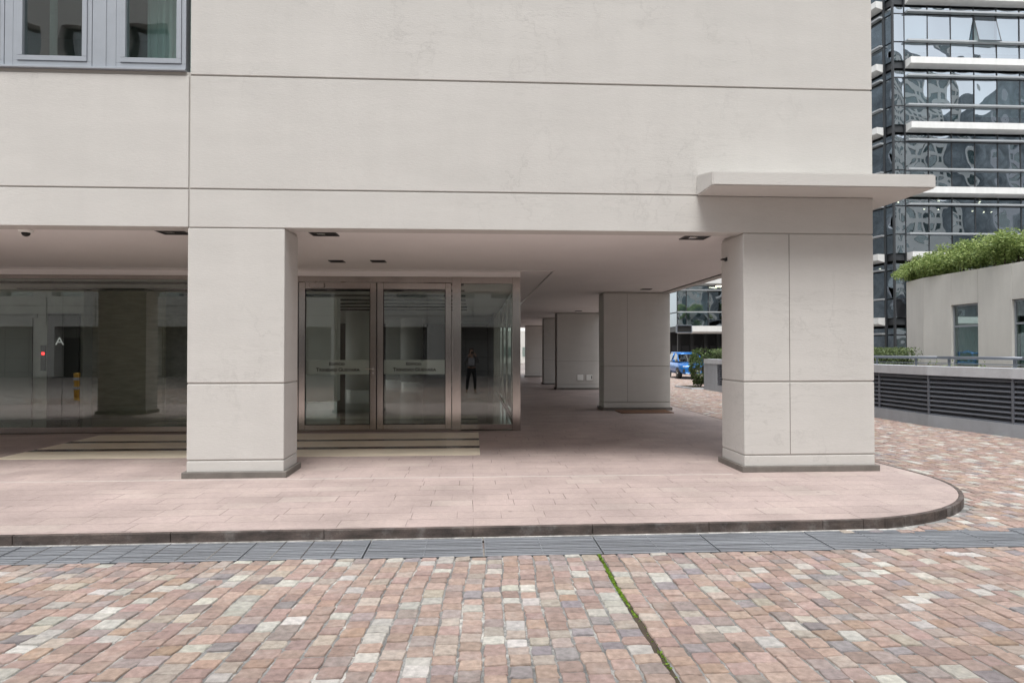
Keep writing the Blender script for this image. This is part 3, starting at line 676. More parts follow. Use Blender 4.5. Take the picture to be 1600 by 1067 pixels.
text('A', .26, -9.73, 16.432, 1.76, LETTERW, o, sx=1.15, ext=.004)

# -- ceiling fittings
def downlight(x, y, s, label):
    o = thing('ceiling_light', (x, y, 3.2), label, 'ceiling light', 'square recessed ceiling lights of the arcade')
    f = MB(); z0, z1 = 3.203, 3.2148; h = s / 2; e = .02
    f.box(x - h, x + h, y - h, y - h + e, z0, z1).box(x - h, x + h, y + h - e, y + h, z0, z1).box(x - h, x - h + e, y - h + e, y + h - e, z0, z1).box(x + h - e, x + h, y - h + e, y + h - e, z0, z1)
    f.build('frame', DARKM, o); MB().box(x - h + e, x + h - e, y - h + e, y + h - e, z0 + .006, z1).build('diffuser', BLACK, o)
    if s > .3:
        l = MB(); l.box(x - .09, x + .02, y - .06, y + .06, z0 + .001, z0 + .006).build('lamp', STEEL, o)
downlight(-4.05, 9.30, .36, 'dark square ceiling light left of the left front column')
downlight(-2.04, 9.30, .36, 'dark square ceiling light just right of the left front column')
downlight(3.14, 9.32, .36, 'dark square ceiling light next to the right front column')
downlight(-2.43, 12.16, .26, 'left one of the two small dark ceiling lights above the left entrance door')
downlight(-1.69, 12.12, .26, 'right one of the two small dark ceiling lights above the doors')
downlight(4.49, 17.2, .26, 'dark ceiling light in front of the second arcade column')
downlight(4.2, 26.6, .26, 'far ceiling light in front of the third arcade column')
o = thing('dome_camera', (-5.92, 9.25, 3.2), 'small white dome security camera under the ceiling at the left edge', 'security camera')
MB().lathe([(.085, 3.2148), (.088, 3.20), (.07, 3.18), (.05, 3.175)], (-5.92, 9.25, 0)).build('housing', WHITEP, o, True)
MB().lathe([(.052, 3.178), (.05, 3.155), (.035, 3.135), (.012, 3.125)], (-5.92, 9.25, 0)).build('dome', BLACK, o, True)
o = thing('wall_lamp', (3.6, 9.35, 2.9), 'small grey wedge wall lamp on the inner side of the right front column', 'wall lamp')
MB().box(3.585, 3.598, 9.31, 9.39, 2.88, 2.93).build('back_plate', DARKM, o)
mb = MB(); mb.prism([(3.53, 9.31), (3.585, 9.31), (3.585, 9.39), (3.53, 9.39)], 2.895, 2.915); mb.build('shade', DARKM, o)
for (a, b, t_) in ((4.33, 4.63, 'left'), (4.71, 5.01, 'right')):
    o = thing('service_hatch', (a, 27.9, .37), t_ + ' one of two small framed hatches low on the third arcade column', 'hatch', 'hatches on the third column')
    f = MB(); f.box(a, b, 27.885, 27.899, .37, .66, .003); f.build('frame', PLASTER_G, o)
    MB().box(a + .02, b - .02, 27.88, 27.885, .39, .64, .002).build('cover', WHITEP, o)
    if t_ == 'right': MB().box(b - .07, b - .04, 27.87, 27.88, .45, .58).build('latch', DARKM, o)
tag(MB().box(3.82, 5.20, 17.15, 17.98, 0.002, .02, .004).build('floor_plate', MATTING), 'rusty brown plate lying on the floor before the second arcade column', 'floor plate')

# ================================================================ LOUVRED WALL right
WP = [(10.27, 29.3), (10.27, 14.6), (10.58, 12.6), (11.35, 9.2), (12.6, 5.6)]
V = thing('louvred_wall', (10.3, 18, -.09), 'low grey wall with dark horizontal louvres and a pale coping along the cobbled drive', 'wall')
def seg_iter(P):
    for a, b in zip(P, P[1:]):
        a = Vector(a); b = Vector(b); yield a, b, (b - a).normalized(), (b - a).length
bs = MB(); cp = MB(); bk = MB(); posts = []; lv = []
for a, b, d, L_ in seg_iter(WP):
    n = Vector((-d.y, d.x))
    if n.x > 0: n = -n            # towards the drive
    def off(p, k): return (p.x + n.x * k, p.y + n.y * k)
    e = .012 * 0
    bs.prism([off(a, .03), off(b, .03), off(b, -.35), off(a, -.35)], -.14, .17)
    cp.prism([off(a, .045), off(b, .045), off(b, -.40), off(a, -.40)], 1.06, 1.262)
    bk.prism([off(a, -.16), off(b, -.16), off(b, -.34), off(a, -.34)], .17, 1.06)
    nb = max(1, round(L_ / 1.95))
    for k in range(nb):
        p = a + d * L_ * k / nb; q = a + d * L_ * (k + 1) / nb
        if q.y > 27.6: 
            continue
        posts.append((p, d, n)); lv.append((p, q, d, n))
bs.build('base', CONC, V); cp.build('coping', CONC_L, V); bk.build('backing', DARKM, V)
e = MB(); e.box(10.24, 10.6, 27.7, 29.32, .172, 1.058).build('end_pier', CONC, V)
for p, q, d, n in lv:
    m_ = MB(); Lq = (q - p).length - .05; c = (p + q) / 2; ns = 9
    for k in range(ns):
        z = .215 + k * (.82 / (ns - 1))
        A = c - d * Lq / 2; Bq = c + d * Lq / 2
        o_, i_ = n * (.015), n * (-.085)
        for dz0, dz1 in ((0, 0),):
            v = [(A.x + o_.x, A.y + o_.y, z - .03), (Bq.x + o_.x, Bq.y + o_.y, z - .03), (Bq.x + i_.x, Bq.y + i_.y, z + .05), (A.x + i_.x, A.y + i_.y, z + .05)]
            m_.poly(v); m_.poly([(x, y, zz - .008) for x, y, zz in v[::-1]])
            m_.poly([v[0], (v[0][0], v[0][1], v[0][2] - .022), (v[1][0], v[1][1], v[1][2] - .022), v[1]])
    m_.build('louvre_panel', LOUVRE, V)
for p, d, n in posts:
    MB().obox((p.x + n.x * .0, p.y + n.y * .0), d, .045, .05, .172, 1.058).build('post', LOUVRE, V)
tag(MB().prism([(10.7, 29.3), (10.75, 14.6), (11.0, 12.7), (11.75, 9.3), (13, 5.6), (22.8, 5.6), (22.8, 38), (16, 33), (12.7, 30.9), (10.7, 30.9)], .5, .93).build('planting_bed', SOIL), kind='structure')
# railing above the coping
RL = thing('handrail', (10.6, 15, 1.26), 'grey tubular handrail on short posts above the louvred wall', 'railing')
RP = [(10.52, 25.0), (10.52, 14.65), (10.83, 12.65), (11.6, 9.25), (12.85, 5.6)]
rt = MB(); r2 = MB()
for a, b, d, L_ in seg_iter(RP):
    rt.tube((a.x, a.y, 1.455), (b.x, b.y, 1.455), .032); r2.tube((a.x, a.y, 1.325), (b.x, b.y, 1.325), .009, n=8)
    k = 0.0
    while k < L_ - .3:
        p = a + d * (k + .3); MB().obox((p.x, p.y), d, .07, .012, 1.262, 1.43).build('post', RAILM, RL); k += 1.55
rt.build('rail', RAILM, RL, True); r2.build('lower_rail', RAILM, RL)

# hedge behind it, bush at the wall's end, kerb round the bed
def boxcloud(n, x0, x1, y0, y1, z0, z1, g, lump=.12):
    out_ = []
    while len(out_) < n:
        p = g.uniform((x0, y0, z0), (x1, y1, z1)); dx = min(p[0] - x0, x1 - p[0]); dy = min(p[1] - y0, y1 - p[1]); dz = z1 - p[2]
        m_ = min(dx, dy, dz)
        if m_ > .22 and g.random() < .8: continue
        l = lump * (math.sin(p[0] * 6) * math.sin(p[1] * 4.4 + 1) * .5 + .5) * g.random()
        if m_ < l * .4: continue
        out_.append(p)
    return out_
H = thing('clipped_hedge', (11.7, 24, .93), 'long clipped box hedge growing behind the louvred wall', 'hedge')
leafcloud('foliage', boxcloud(42000, 10.85, 12.5, 18.0, 30.3, .95, 1.71, NR, .05), .030, LEAF_H, H, 5)
mb = MB()
for k in range(22): x = 11.6 + rnd.uniform(-.3, .3); y = 18.6 + k * .52; mb.tube((x, y, .92), (x + rnd.uniform(-.1, .1), y, 1.45), .02, .01, n=6)
mb.box(11.0, 12.3, 18.3, 30.1, .95, 1.5); mb.build('stems', mat('hedge_core', (.02, .03, .012), .9), H)
Bu = thing('leafy_bush', (10.1, 30.3, 0), 'dark leafy bush at the end of the louvred wall in front of the blue car', 'bush')
P = []
for k in range(4200):
    a = NR.uniform(0, 2 * math.pi); t = NR.uniform(0, 1); r = (.30 + .50 * math.sin(min(t * 1.3, 1) * math.pi * .55)) * NR.uniform(.5, 1) ** .4
    P.append((10.42 + r * math.cos(a) * .9 + .4 * t, 30.4 + r * math.sin(a), .12 + 1.55 * t + NR.normal(0, .06)))
P = [p for p in P if (math.sin(p[0] * 9) + math.sin(p[2] * 8 + p[1] * 5)) > -1.0]
leafcloud('foliage', P, .055, LEAF_D, Bu, 8, asp=.45)
mb = MB()
for k in range(9):
    a = k * .7; mb.tube((10.4 + .05 * math.cos(a), 30.4 + .05 * math.sin(a), -.05), (10.5 + .42 * math.cos(a), 30.4 + .45 * math.sin(a), .9 + .4 * rnd.random()), .022, .008, n=6)
mb.build('stems', BARK, Bu)
tag(MB().prism([(9.70, 29.36), (10.6, 29.36), (10.6, 31.4), (9.55, 31.4)], -.12, -.02).build('bed_kerb', CONC_L), kind='structure')
tag(MB().prism([(9.78, 29.46), (10.5, 29.46), (10.5, 31.3), (9.66, 31.3)], -.02, -.01).build('bed_soil', SOIL), kind='structure')

# low weeds behind the handrail
pts = []
for c in range(26):
    cx, cy = rnd.uniform(11.2, 12.6), rnd.uniform(8, 17.6)
    for k in range(45): pts.append((cx + rnd.gauss(0, .09), cy + rnd.gauss(0, .09), .95 + abs(rnd.gauss(0, .17))))
tag(leafcloud('weeds', pts, .028, LEAF, None, 15), 'sparse green weeds growing behind the handrail', 'weeds', kind='stuff')

# ================================================================ SIDE BUILDING (right, beige with planter roof)
S = thing('side_building', (23, 27, .9), 'low beige building on the right with two tall windows and shrubs on its roof', 'building')
XS = 22.95; mb = MB(); ZT = 5.34
wins = [(11.05, 12.75), (14.7, 16.4), (18.35, 20.05), (22.0, 23.7), (25.65, 27.35), (29.3, 31.0)]
y = 5.0
for (a, b) in wins + [(33.0, None)]:
    mb.box(XS, XS + .35, y + .006, a - .006, .5, ZT, .006)
    if b is None: break
    mb.box(XS, XS + .35, a + .006, b - .006, 3.80, ZT, .006).box(XS, XS + .35, a + .006, b - .006, .5, .82, .006); y = b
mb.build('wall', PLASTER2, S)
MB().box(XS + .012, XS + .34, 5, 32.99, 3.83, ZT - .01).build('wall_core', PLASTER_G, S)
mb = MB(); mb.prism([(XS, 33.0), (23.5, 35.15), (24.1, 35.15), (XS + .35, 33.0)], .5, ZT); mb.build('chamfer_wall', PLASTER2, S)
MB().box(XS + .35, 40, 5, 32.9, ZT - .5, ZT - .12).build('roof', CONC, S)
for (a, b) in wins:
    f = MB(); x0, x1 = XS + .10, XS + .18
    f.box(x0, x1, a + .01, a + .08, .82, 3.80).box(x0, x1, b - .08, b - .01, .82, 3.80).box(x0, x1, a + .08, b - .08, 3.72, 3.80).box(x0, x1, a + .08, b - .08, .82, .90).box(x0, x1, a + .08, b - .08, 2.74, 2.82)
    w_ = f.build('window', ALU, S)
    MB().box(XS + .13, XS + .138, a + .08, b - .08, .90, 3.72).build('pane', GLASS_W, w_)
    g = MB(); n = 36
    for k in range(n):
        ya = a + (b - a) * k / n; yb = a + (b - a) * (k + 1) / n; xa = XS + .36 + .05 * math.sin(k * 1.3); xb = XS + .36 + .05 * math.sin((k + 1) * 1.3)
        g.poly([(xa, ya, .6), (xb, yb, .6), (xb, yb, 2.78), (xa, ya, 2.78)])
    g.build('curtain', CURTAIN, w_)
mb = MB(); mb.box(XS + 4, XS + 4.1, 5, 33, .5, 4.8).box(XS + .36, XS + 4, 5, 33, .5, .55); mb.build('interior_wall', LOBBYD, S)
tag(MB().box(XS + .36, XS + 2.6, 5.2, 33, ZT - .12, ZT - .05).build('roof_soil', SOIL), kind='structure')
# shrubs on the roof: arching leafy crowns over thin stems
def shrub(cx, cy, rx, ry, h, n, label, seed, over=.0):
    g = np.random.default_rng(seed); o = thing('roof_shrub', (cx, cy, ZT - .1), label, 'shrub', 'arching shrubs along the roof edge of the side building')
    P = []; cl = [(cx + g.normal(0, rx * .5), cy + g.normal(0, ry * .5), g.uniform(.22, .86) * h) for _ in range(46)]
    for k in range(n):
        c = cl[g.integers(len(cl))]; d = g.normal(size=3); d /= np.linalg.norm(d); r = g.random() ** .33
        p = np.array([c[0], c[1], ZT + c[2]]) + d * r * np.array([rx * .42, ry * .40, h * .22]) + g.normal(0, .03, 3)
        if over: p[0] -= over * max(0, 1 - (p[2] - ZT) / h) * .5; p[2] -= over * .25 * g.random()
        P.append(p)
    leafcloud('foliage', P, .062, LEAF, o, seed, .3, asp=.45)
    s = MB()
    for k in range(10):
        bx, by = cx + g.normal(0, rx * .25), cy + g.normal(0, ry * .4)
        s.tube((bx, by, ZT - .1), (bx + g.normal(0, .1), by + g.normal(0, .1), ZT + h * .35), .035, .022, n=7)
        for q in range(3): s.tube((bx, by, ZT + h * .25), (bx + g.normal(0, rx * .4), by + g.normal(0, ry * .4), ZT + h * .85), .018, .007, n=5)
    s.build('stems', BARK, o)
shrub(23.98, 34.7, .9, 1.0, 1.15, 8500, 'farthest roof shrub, drooping over the corner of the side building', 21, .5)
shrub(23.7, 32.8, 1.0, 1.3, 1.35, 9500, 'second roof shrub from the drooping corner, low and rounded', 22, .35)
shrub(23.7, 30.5, 1.0, 1.5, 1.45, 9500, 'roof shrub above the first tall window of the side building', 23)
shrub(23.75, 28.2, 1.0, 1.4, 1.5, 9500, 'roof shrub between the two tall windows of the side building', 24)
shrub(23.8, 25.9, 1.0, 1.3, 1.55, 9500, 'tallest roof shrub, at the right edge of the photo', 25)
shrub(23.9, 23.5, .8, 1.3, 1.5, 3600, 'roof shrub just outside the right edge, nearest on the roof', 26)

# ================================================================ GLASS TOWER
T = thing('glass_tower', (25.1, 38.6, 0), 'dark glass office tower with white and grey horizontal sunshades behind the roof shrubs', 'office building')
FH = 3.85; Z0 = -.25; NF = 9
lev = [Z0 + FH * k for k in range(NF + 1)]      # z of slab tops: 3.6, 7.45, ...
P0 = Vector((25.1, 38.6)); P1 = Vector((22.6, 53.0)); P2 = Vector((16.35, 53.0)); P3 = Vector((15.8, 72.0)); PE = Vector((50, 38.6))
def bay(a, b, zb, openp=False):
    """one storey-high bay: three rolled-glass panes, one above another, each leaning a hair its own way"""
    d = (b - a).normalized(); n = Vector((d.y, -d.x))
    if n.y > 0 and abs(d.x) > .5: n = -n
    if abs(d.x) <= .5 and n.x > 0: n = -n
    m = MB(); zz = [(zb, zb + 1.08), (zb + 1.16, zb + 2.78), (zb + 2.86, zb + 3.22)]
    for i, (u, v) in enumerate(zz):
        L_ = (b - a).length; g = .035; A = a + d * g; Bq = b - d * g; j = [rnd.gauss(0, .006) for _ in range(4)]
        if openp and i == 1: j = [.42, .42, 0, 0]
        sag = rnd.choice((1, 1, -1)) * rnd.uniform(.006, .016); NX, NZ = 8, 6; sk = rnd.uniform(-.3, .3)
        gr = []
        for b_ in range(NZ + 1):
            row = []
            for a_ in range(NX + 1):
                s1, t1 = a_ / NX, b_ / NZ; q = A.lerp(Bq, s1)
                k = (j[0] * (1 - s1) + j[1] * s1) * (1 - t1) + (j[3] * (1 - s1) + j[2] * s1) * t1
                k += sag * (math.sin(math.pi * s1) + sk * math.sin(2 * math.pi * s1)) * math.sin(math.pi * t1)
                row.append(m.bm.verts.new((q.x + n.x * k, q.y + n.y * k, u + (v - u) * t1)))
            gr.append(row)
        for b_ in range(NZ):
            for a_ in range(NX): m.bm.faces.new((gr[b_][a_], gr[b_][a_ + 1], gr[b_ + 1][a_ + 1], gr[b_ + 1][a_]))
    o = m.build('window', GLASS_T, T, True)
    if openp:
        fr = MB()
        for q in (0, 1):
            X = (a + d * .035 if q == 0 else b - d * .035); lo = X + n * .42
            fr.tube((lo.x, lo.y, zz[1][0]), (X.x, X.y, zz[1][1]), .025, n=6)
        lo0 = a + n * .42; lo1 = b + n * .42; fr.tube((lo0.x, lo0.y, zz[1][0]), (lo1.x, lo1.y, zz[1][0]), .025, n=6)
        fr.build('opened_sash', MULL, o)
    return o
def face(a, b, bays, floors, corner=0):
    d = (b - a).normalized(); L_ = (b - a).length; pos = [0]
    if corner: pos.append(corner)
    st = (L_ - pos[-1]) / bays
    pos += [pos[-1] + st * (k + 1) for k in range(bays)]
    for f in floors:
        for i, (u, v) in enumerate(zip(pos, pos[1:])): yield a + d * u, a + d * v, lev[f], f, i
cnt = 0
rest = MB()
for A, Bq, z, f, i in face(P0, P0 + Vector((25.3, 0)), 17, range(0, NF), .7):
    if i <= 6 and 1 <= f <= 6: bay(A, Bq, z, f == 5 and i == 4); cnt += 1
    else:
        for u, v in ((0, 1.08), (1.16, 2.78), (2.86, 3.22)): rest.poly([(A.x + .03, A.y, z + u), (Bq.x - .03, A.y, z + u), (Bq.x - .03, A.y, z + v), (A.x + .03, A.y, z + v)])
for A, Bq, z, f, i in face(P0, P1, 8, range(0, NF)):
    if i <= 3 and 1 <= f <= 6: bay(A, Bq, z); cnt += 1
    else:
        for u, v in ((0, 1.08), (1.16, 2.78), (2.86, 3.22)): rest.poly([(A.x, A.y, z + u), (Bq.x, Bq.y, z + u), (Bq.x, Bq.y, z + v), (A.x, A.y, z + v)])
for A, Bq, z, f, i in face(P2, P1, 3, range(1, NF), .75):
    if f == 1: bay(A, Bq, z); cnt += 1
    else:
        for u, v in ((0, 1.08), (1.16, 2.78), (2.86, 3.22)): rest.poly([(A.x, A.y, z + u), (Bq.x, Bq.y, z + u), (Bq.x, Bq.y, z + v), (A.x, A.y, z + v)])
for A, Bq, z, f, i in face(P2, P3, 8, range(1, NF)):
    for u, v in ((0, 1.08), (1.16, 2.78), (2.86, 3.22)): rest.poly([(A.x, A.y, z + u), (Bq.x, Bq.y, z + u), (Bq.x, Bq.y, z + v), (A.x, A.y, z + v)])
rg = rest.build('distant_glazing', GLASS_T, T); rg['kind'] = 'stuff'
# structure, slabs, mullions
core = MB()
core.prism([(25.8, 43.6), (50, 43.6), (50, 70), (22, 70), (24.0, 52)], Z0, lev[-1]).prism([(18.5, 57), (24, 57), (24, 71), (18.2, 71)], 0, lev[-1])
core.build('core', LOBBYD, T)
for f in range(1, NF + 1):
    s = MB(); z = lev[f]
    s.prism([(P0.x + .1, P0.y + .1), (50, P0.y + .1), (50, 71.5), (P3.x + .1, 71.5), (P2.x + .1, 53.1), (P1.x + .06, 53.1)], z - .42, z - .04)
    s.build('floor_slab', MULL, T)
def sunshade(a, b, z0, z1, dep, m, nm, taper=True, ext=.1):
    d = (b - a).normalized(); n = Vector((d.y, -d.x))
    if (abs(d.x) > .5 and n.y > 0) or (abs(d.x) <= .5 and n.x > 0): n = -n
    a = a - d * ext * 0; s = MB(); e = .02
    pr = [(e, z0), (dep, z0 + (z1 - z0) * (.25 if taper else 0)), (dep, z1 - (z1 - z0) * .0), (e, z1)]
    v1 = [s.bm.verts.new((a.x + n.x * o_, a.y + n.y * o_, z)) for o_, z in pr]; v2 = [s.bm.verts.new((b.x + n.x * o_, b.y + n.y * o_, z)) for o_, z in pr]
    fs = [s.bm.faces.new(v1), s.bm.faces.new(v2[::-1])]
    for i in range(4): j = (i + 1) % 4; fs.append(s.bm.faces.new((v1[i], v2[i], v2[j], v1[j])))
    bmesh.ops.recalc_face_normals(s.bm, faces=fs); s.build(nm, m, T)
FRa = P0 + Vector((.75, 0)); dl = (P1 - P0).normalized()
for f in range(1, NF + 1):
    z = lev[f]
    for (a, b) in ((FRa, PE), (P0 + dl * .7, P1 - dl * .2), (P2, P1 - Vector((.6, 0)))):
        w2 = (a is P2)
        if w2 and f > 2: continue
        sunshade(a, b, z - .48 - (.1 if w2 else 0), z + .02, .55, FASC, 'white_sunshade')
        if w2 and f == 1: continue
        sunshade(a, b, z - 1.0, z - .90, .30, FIN, 'grey_sunshade', False)
        sunshade(a, b, z - 2.75, z - 2.66, .30, FIN, 'grey_sunshade', False)
mm = MB()
def mull(p, z0=0, z1=lev[-1], wd=.05): mm.obox((p.x, p.y), (1, 0), wd, .10, z0, z1)
for k in range(18): mull(P0 + Vector((.7 + 1.447 * k, .02)))
mull(P0 + Vector((0, .03)), wd=.12)
for k in range(9): q = P0 + (P1 - P0) * k / 8; mm.obox((q.x, q.y), (P1 - P0), .05, .08, 0, lev[-1])
q = P0 + dl * .7; mm.obox((q.x, q.y), dl, .09, .16, 0, lev[-1])
for p in [P2, P2 + Vector((.75, 0))] + [P2 + Vector((.75 + 1.833 * k, 0)) for k in (1, 2, 3)]: mull(p + Vector((0, .02)), 3.2)
for f in range(0, NF):
    z = lev[f]
    for u in (1.12, 2.82): mm.box(25.1, 50, 38.62, 38.68, z + u - .035, z + u + .035)
mm.build('mullions', MULL, T)
# dark recessed ground floor of the wing, with panels
mb = MB(); mb.box(16.6, 24.5, 56.5, 56.8, -.1, 3.1).build('ground_floor_wall', DARKM, T)
mb = MB()
for k in range(9): mb.box(17.0 + k * .82, 17.6 + k * .82, 56.42, 56.49, .9, 2.1)
mb.build('ground_floor_panels', mat('slate_panel', (.06, .062, .068), .4, var=.2), T)
mb = MB()
for k in range(7): mb.box(16.9 + k * 1.1, 17.15 + k * 1.1, 54.6, 54.85, -.1, 3.1)
mb.build('ground_floor_posts', DARKM, T)
sp = MB()
for f in (1, 2):
    for k in range(11):
        x = 26 + rnd.uniform(0, 9); y = 39.6 + rnd.uniform(0, 3.5); sp.tube((x, y, lev[f + 1] - .46), (x, y, lev[f + 1] - .43), .05, n=10)
for k in range(8):
    x = 17.2 + rnd.uniform(0, 4.5); y = 54 + rnd.uniform(0, 2.5); sp.box(x, x + .5, y, y + .12, lev[2] - .46, lev[2] - .43)
sp.build('office_lamps', LEDW, T)
mb = MB()
for k in range(2, 12):
    for f in (4, 5, 6):
        if (k * 7 + f * 3) % 4 == 0: continue
        mb.poly([(25.85 + 1.447 * (k - 2) + .05, 38.75, lev[f] + rnd.choice((.1, 1.2, 2.0))), (25.85 + 1.447 * (k - 1) - .05, 38.75, lev[f] + .1), (25.85 + 1.447 * (k - 1) - .05, 38.75, lev[f] + 3.2), (25.85 + 1.447 * (k - 2) + .05, 38.75, lev[f] + 3.2)]) if False else mb.poly([(25.85 + 1.447 * (k - 2) + .05, 38.75, lev[f] + .6), (25.85 + 1.447 * (k - 1) - .05, 38.75, lev[f] + .6), (25.85 + 1.447 * (k - 1) - .05, 38.75, lev[f] + 3.2), (25.85 + 1.447 * (k - 2) + .05, 38.75, lev[f] + 3.2)])
mb.build('roller_blinds', CURTAIN, T)
MB().box(16.5, 18.85, 53.12, 53.14, 3.65, 7.0).build('wing_blind', CURTAIN, T)
# small open metal box on the end of the wing's first slab
o = thing('plant_box', (16.2, 52.4, 3.1), 'small dark metal frame box fixed at the end of the far white ledge', 'metal box')
mb = MB(); mb.box(16.05, 17.3, 52.2, 52.43, 3.05, 3.12).box(16.05, 17.3, 52.2, 52.43, 3.62, 3.69).box(16.05, 16.12, 52.2, 52.43, 3.12, 3.62).box(17.23, 17.3, 52.2, 52.43, 3.12, 3.62).build('frame', RAILM, o)
MB().box(16.12, 17.23, 52.3, 52.36, 3.12, 3.62).build('screen', BLACK, o)

# a further building seen past the wing and past the end of the arcade
Q = thing('distant_block', (8, 90, 0), 'pale distant building glimpsed between the second arcade column and the glass wing', 'building')
MB().box(-10, 40, 95, 110, -.1, 4.5).build('wall', PLASTER2, Q)
mb = MB()
for k in range(16):
    mb.box(-8 + k * 3, -6.4 + k * 3, 94.9, 95.02, .9, 2.2)
mb.build('window', GLASS_W, Q)

# ================================================================ SURROUNDINGS behind the camera (seen in the reflections)
O = thing('opposite_building', (0, -17, 0), 'beige building across the court behind the viewer, seen only as reflections in the glass', 'building')
mb = MB()
for k in range(9):
    x = -34 + k * 6.2; mb.box(x, x + 1.3, -18, -17, 0, 3.2, .01)
mb.build('column', PLASTER, O)
mb = MB(); mb.box(-34, 22, -18, -17, 3.2, 5.1, .01)
for fl in range(7):  # storeys added out of view to keep low sky light off the arcade
    z = 5.1 + fl * 3.6
    mb.box(-34, 22, -18, -17, z + 2.1, z + 3.6)
    for k in range(19): mb.box(-34 + k * 3.1, -32.9 + k * 3.1, -18, -17, z, z + 2.1)
mb.build('wall', PLASTER, O)
MB().box(-34, 22, -22, -18, 30, 30.3).build('roof', CONC, O)
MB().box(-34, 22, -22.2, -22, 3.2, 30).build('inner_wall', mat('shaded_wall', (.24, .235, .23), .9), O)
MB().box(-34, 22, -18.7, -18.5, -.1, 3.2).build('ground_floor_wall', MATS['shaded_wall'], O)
jn = MB()
for k in range(38): jn.box(-33.5 + k * 1.5, -33.47 + k * 1.5, -18.498, -18.48, 0, 3.2)
for z in (.25, 1.2, 2.4): jn.box(-34, 22, -18.498, -18.49, z, z + .025)
for z in (3.9, 4.5): jn.box(-34, 22, -16.998, -16.99, z, z + .025)
for k in range(19): jn.box(-33 + k * 3, -32.97 + k * 3, -16.998, -16.985, 3.2, 5.1)
jn.build('joint', DARKM, O)
dr = MB()
for x in (-27.5, -15.6, -9.2, 3.4, 9.4): dr.box(x, x + 1.9, -18.49, -18.46, -.1, 2.5)
dr.build('doorway', LOBBYD, O)
mb = MB(); mb.box(-34, 22, -17.6, -17.5, 5.1, 30.2); mb.build('window', GLASS_W, O)
OFFICE = mat('office_interior', (.38, .43, .46), .6, var=.5, vscale=.35)
def slabtower(x0, x1, y0, y1, h, label, m):
    o = thing('reflected_tower', ((x0 + x1) / 2, y1, 0), label, 'building')
    MB().box(x0, x1, y0, y1 - .3, -.1, h).build('core', OFFICE, o)
    f = MB(); nfl = int(h / 3.3)
    for k in range(nfl): f.box(x0 - .1, x1 + .1, y1 - .3, y1, k * 3.3 - .1, k * 3.3 + 1.3)
    nb = int((x1 - x0) / 3.2)
    for k in range(nb + 1): f.box(x0 + k * 3.2 - .5, x0 + k * 3.2 + .5, y1 - .3, y1 + .1, -.1, nfl * 3.3)
    f.build('wall', m, o)
    MB().box(x0, x1, y1 - .25, y1 - .22, 0, nfl * 3.3).build('window', GLASS_W, o)
slabtower(24, 44, -34, -20, 40, 'beige office block behind the viewer to the right, seen as wavy reflections', PLASTER2)
slabtower(47, 70, -30, -16, 44, 'tall pale office block far to the right, seen as wavy reflections', WHITEP)
slabtower(73, 100, -20, -8, 38, 'grey office block farthest right, seen as wavy reflections', CONC_L)
slabtower(-45, 1.5, 75, 56, 40, 'unseen grey block added behind the beige building to darken reflections in the tower', CONC_L)  # added out of view so the tower's left face reflects something darker than sky
# yellow bollard, left of the viewer
o = thing('bollard', (-13.8, 2.9, -.14), 'yellow plastic bollard with silver bands reflected in the lobby glass', 'bollard')
MB().lathe([(.20, -.14), (.20, -.11), (.09, -.09), (.085, .0)], (-13.8, 2.9, 0)).build('base', YELLOW, o, True)
MB().lathe([(.085, .0), (.085, .24), (.10, .26), (.10, .40), (.085, .42), (.085, .56), (.10, .58), (.10, .72), (.085, .74), (.11, .80), (.10, .84), (.04, .86)], (-13.8, 2.9, 0)).build('post', YELLOW, o, True)
for z in (.28, .60): MB().lathe([(.103, z), (.103, z + .10)], (-13.8, 2.9, 0)).build('reflective_band', REFLB, o, True)

# ================================================================ CAR
CX, CY = 13.55, 42.05
car = thing('parked_car', (CX, CY, -.09), 'blue SUV parked on the cobbles behind the leafy bush', 'car', rz=R(-93))
def ring(x, pts):  # pts: (halfwidth, z) bottom to top; mirrored
    return [(x, -y, z) for y, z in pts] + [(x, y, z) for y, z in pts[::-1]]
def loft(name, rings, m, parent, smooth=True, sub=0):
    b = MB(); b.local = True; vs = [[b.bm.verts.new(v) for v in r] for r in rings]
    n = len(vs[0])
    for a, c in zip(vs, vs[1:]):
        for i in range(n): j = (i + 1) % n; b.bm.faces.new((a[i], a[j], c[j], c[i]))
    b.bm.faces.new(vs[0][::-1]); b.bm.faces.new(vs[-1]); bmesh.ops.recalc_face_normals(b.bm, faces=b.bm.faces)
    o = b.build(name, m, parent, smooth)
    if sub: md = o.modifiers.new('s', 'SUBSURF'); md.levels = sub; md.render_levels = sub
    return o
bd = [ring(2.20, [(.60, .34), (.70, .50), (.70, .66), (.62, .78)]), ring(2.12, [(.74, .26), (.85, .46), (.84, .72), (.72, .90)]), ring(1.75, [(.80, .24), (.92, .48), (.90, .82), (.76, .99)]),
      ring(1.0, [(.80, .24), (.92, .50), (.91, .90), (.80, 1.07)]), ring(-.6, [(.80, .24), (.93, .50), (.92, .92), (.84, 1.10)]), ring(-1.8, [(.80, .26), (.92, .52), (.90, .94), (.80, 1.12)]), ring(-2.15, [(.70, .34), (.84, .54), (.82, .92), (.72, 1.10)]), ring(-2.22, [(.6, .42), (.76, .58), (.74, .86), (.66, 1.0)])]
body = loft('body', bd, BLUE, car, True, 1)
loft('greenhouse', [ring(1.05, [(.74, 1.03), (.72, 1.05)]), ring(.35, [(.80, 1.05), (.64, 1.53)]), ring(-1.3, [(.82, 1.07), (.64, 1.60)]), ring(-1.95, [(.74, 1.08), (.62, 1.42)]), ring(-2.1, [(.70, 1.08), (.66, 1.12)])], GLASS_C, car, False)
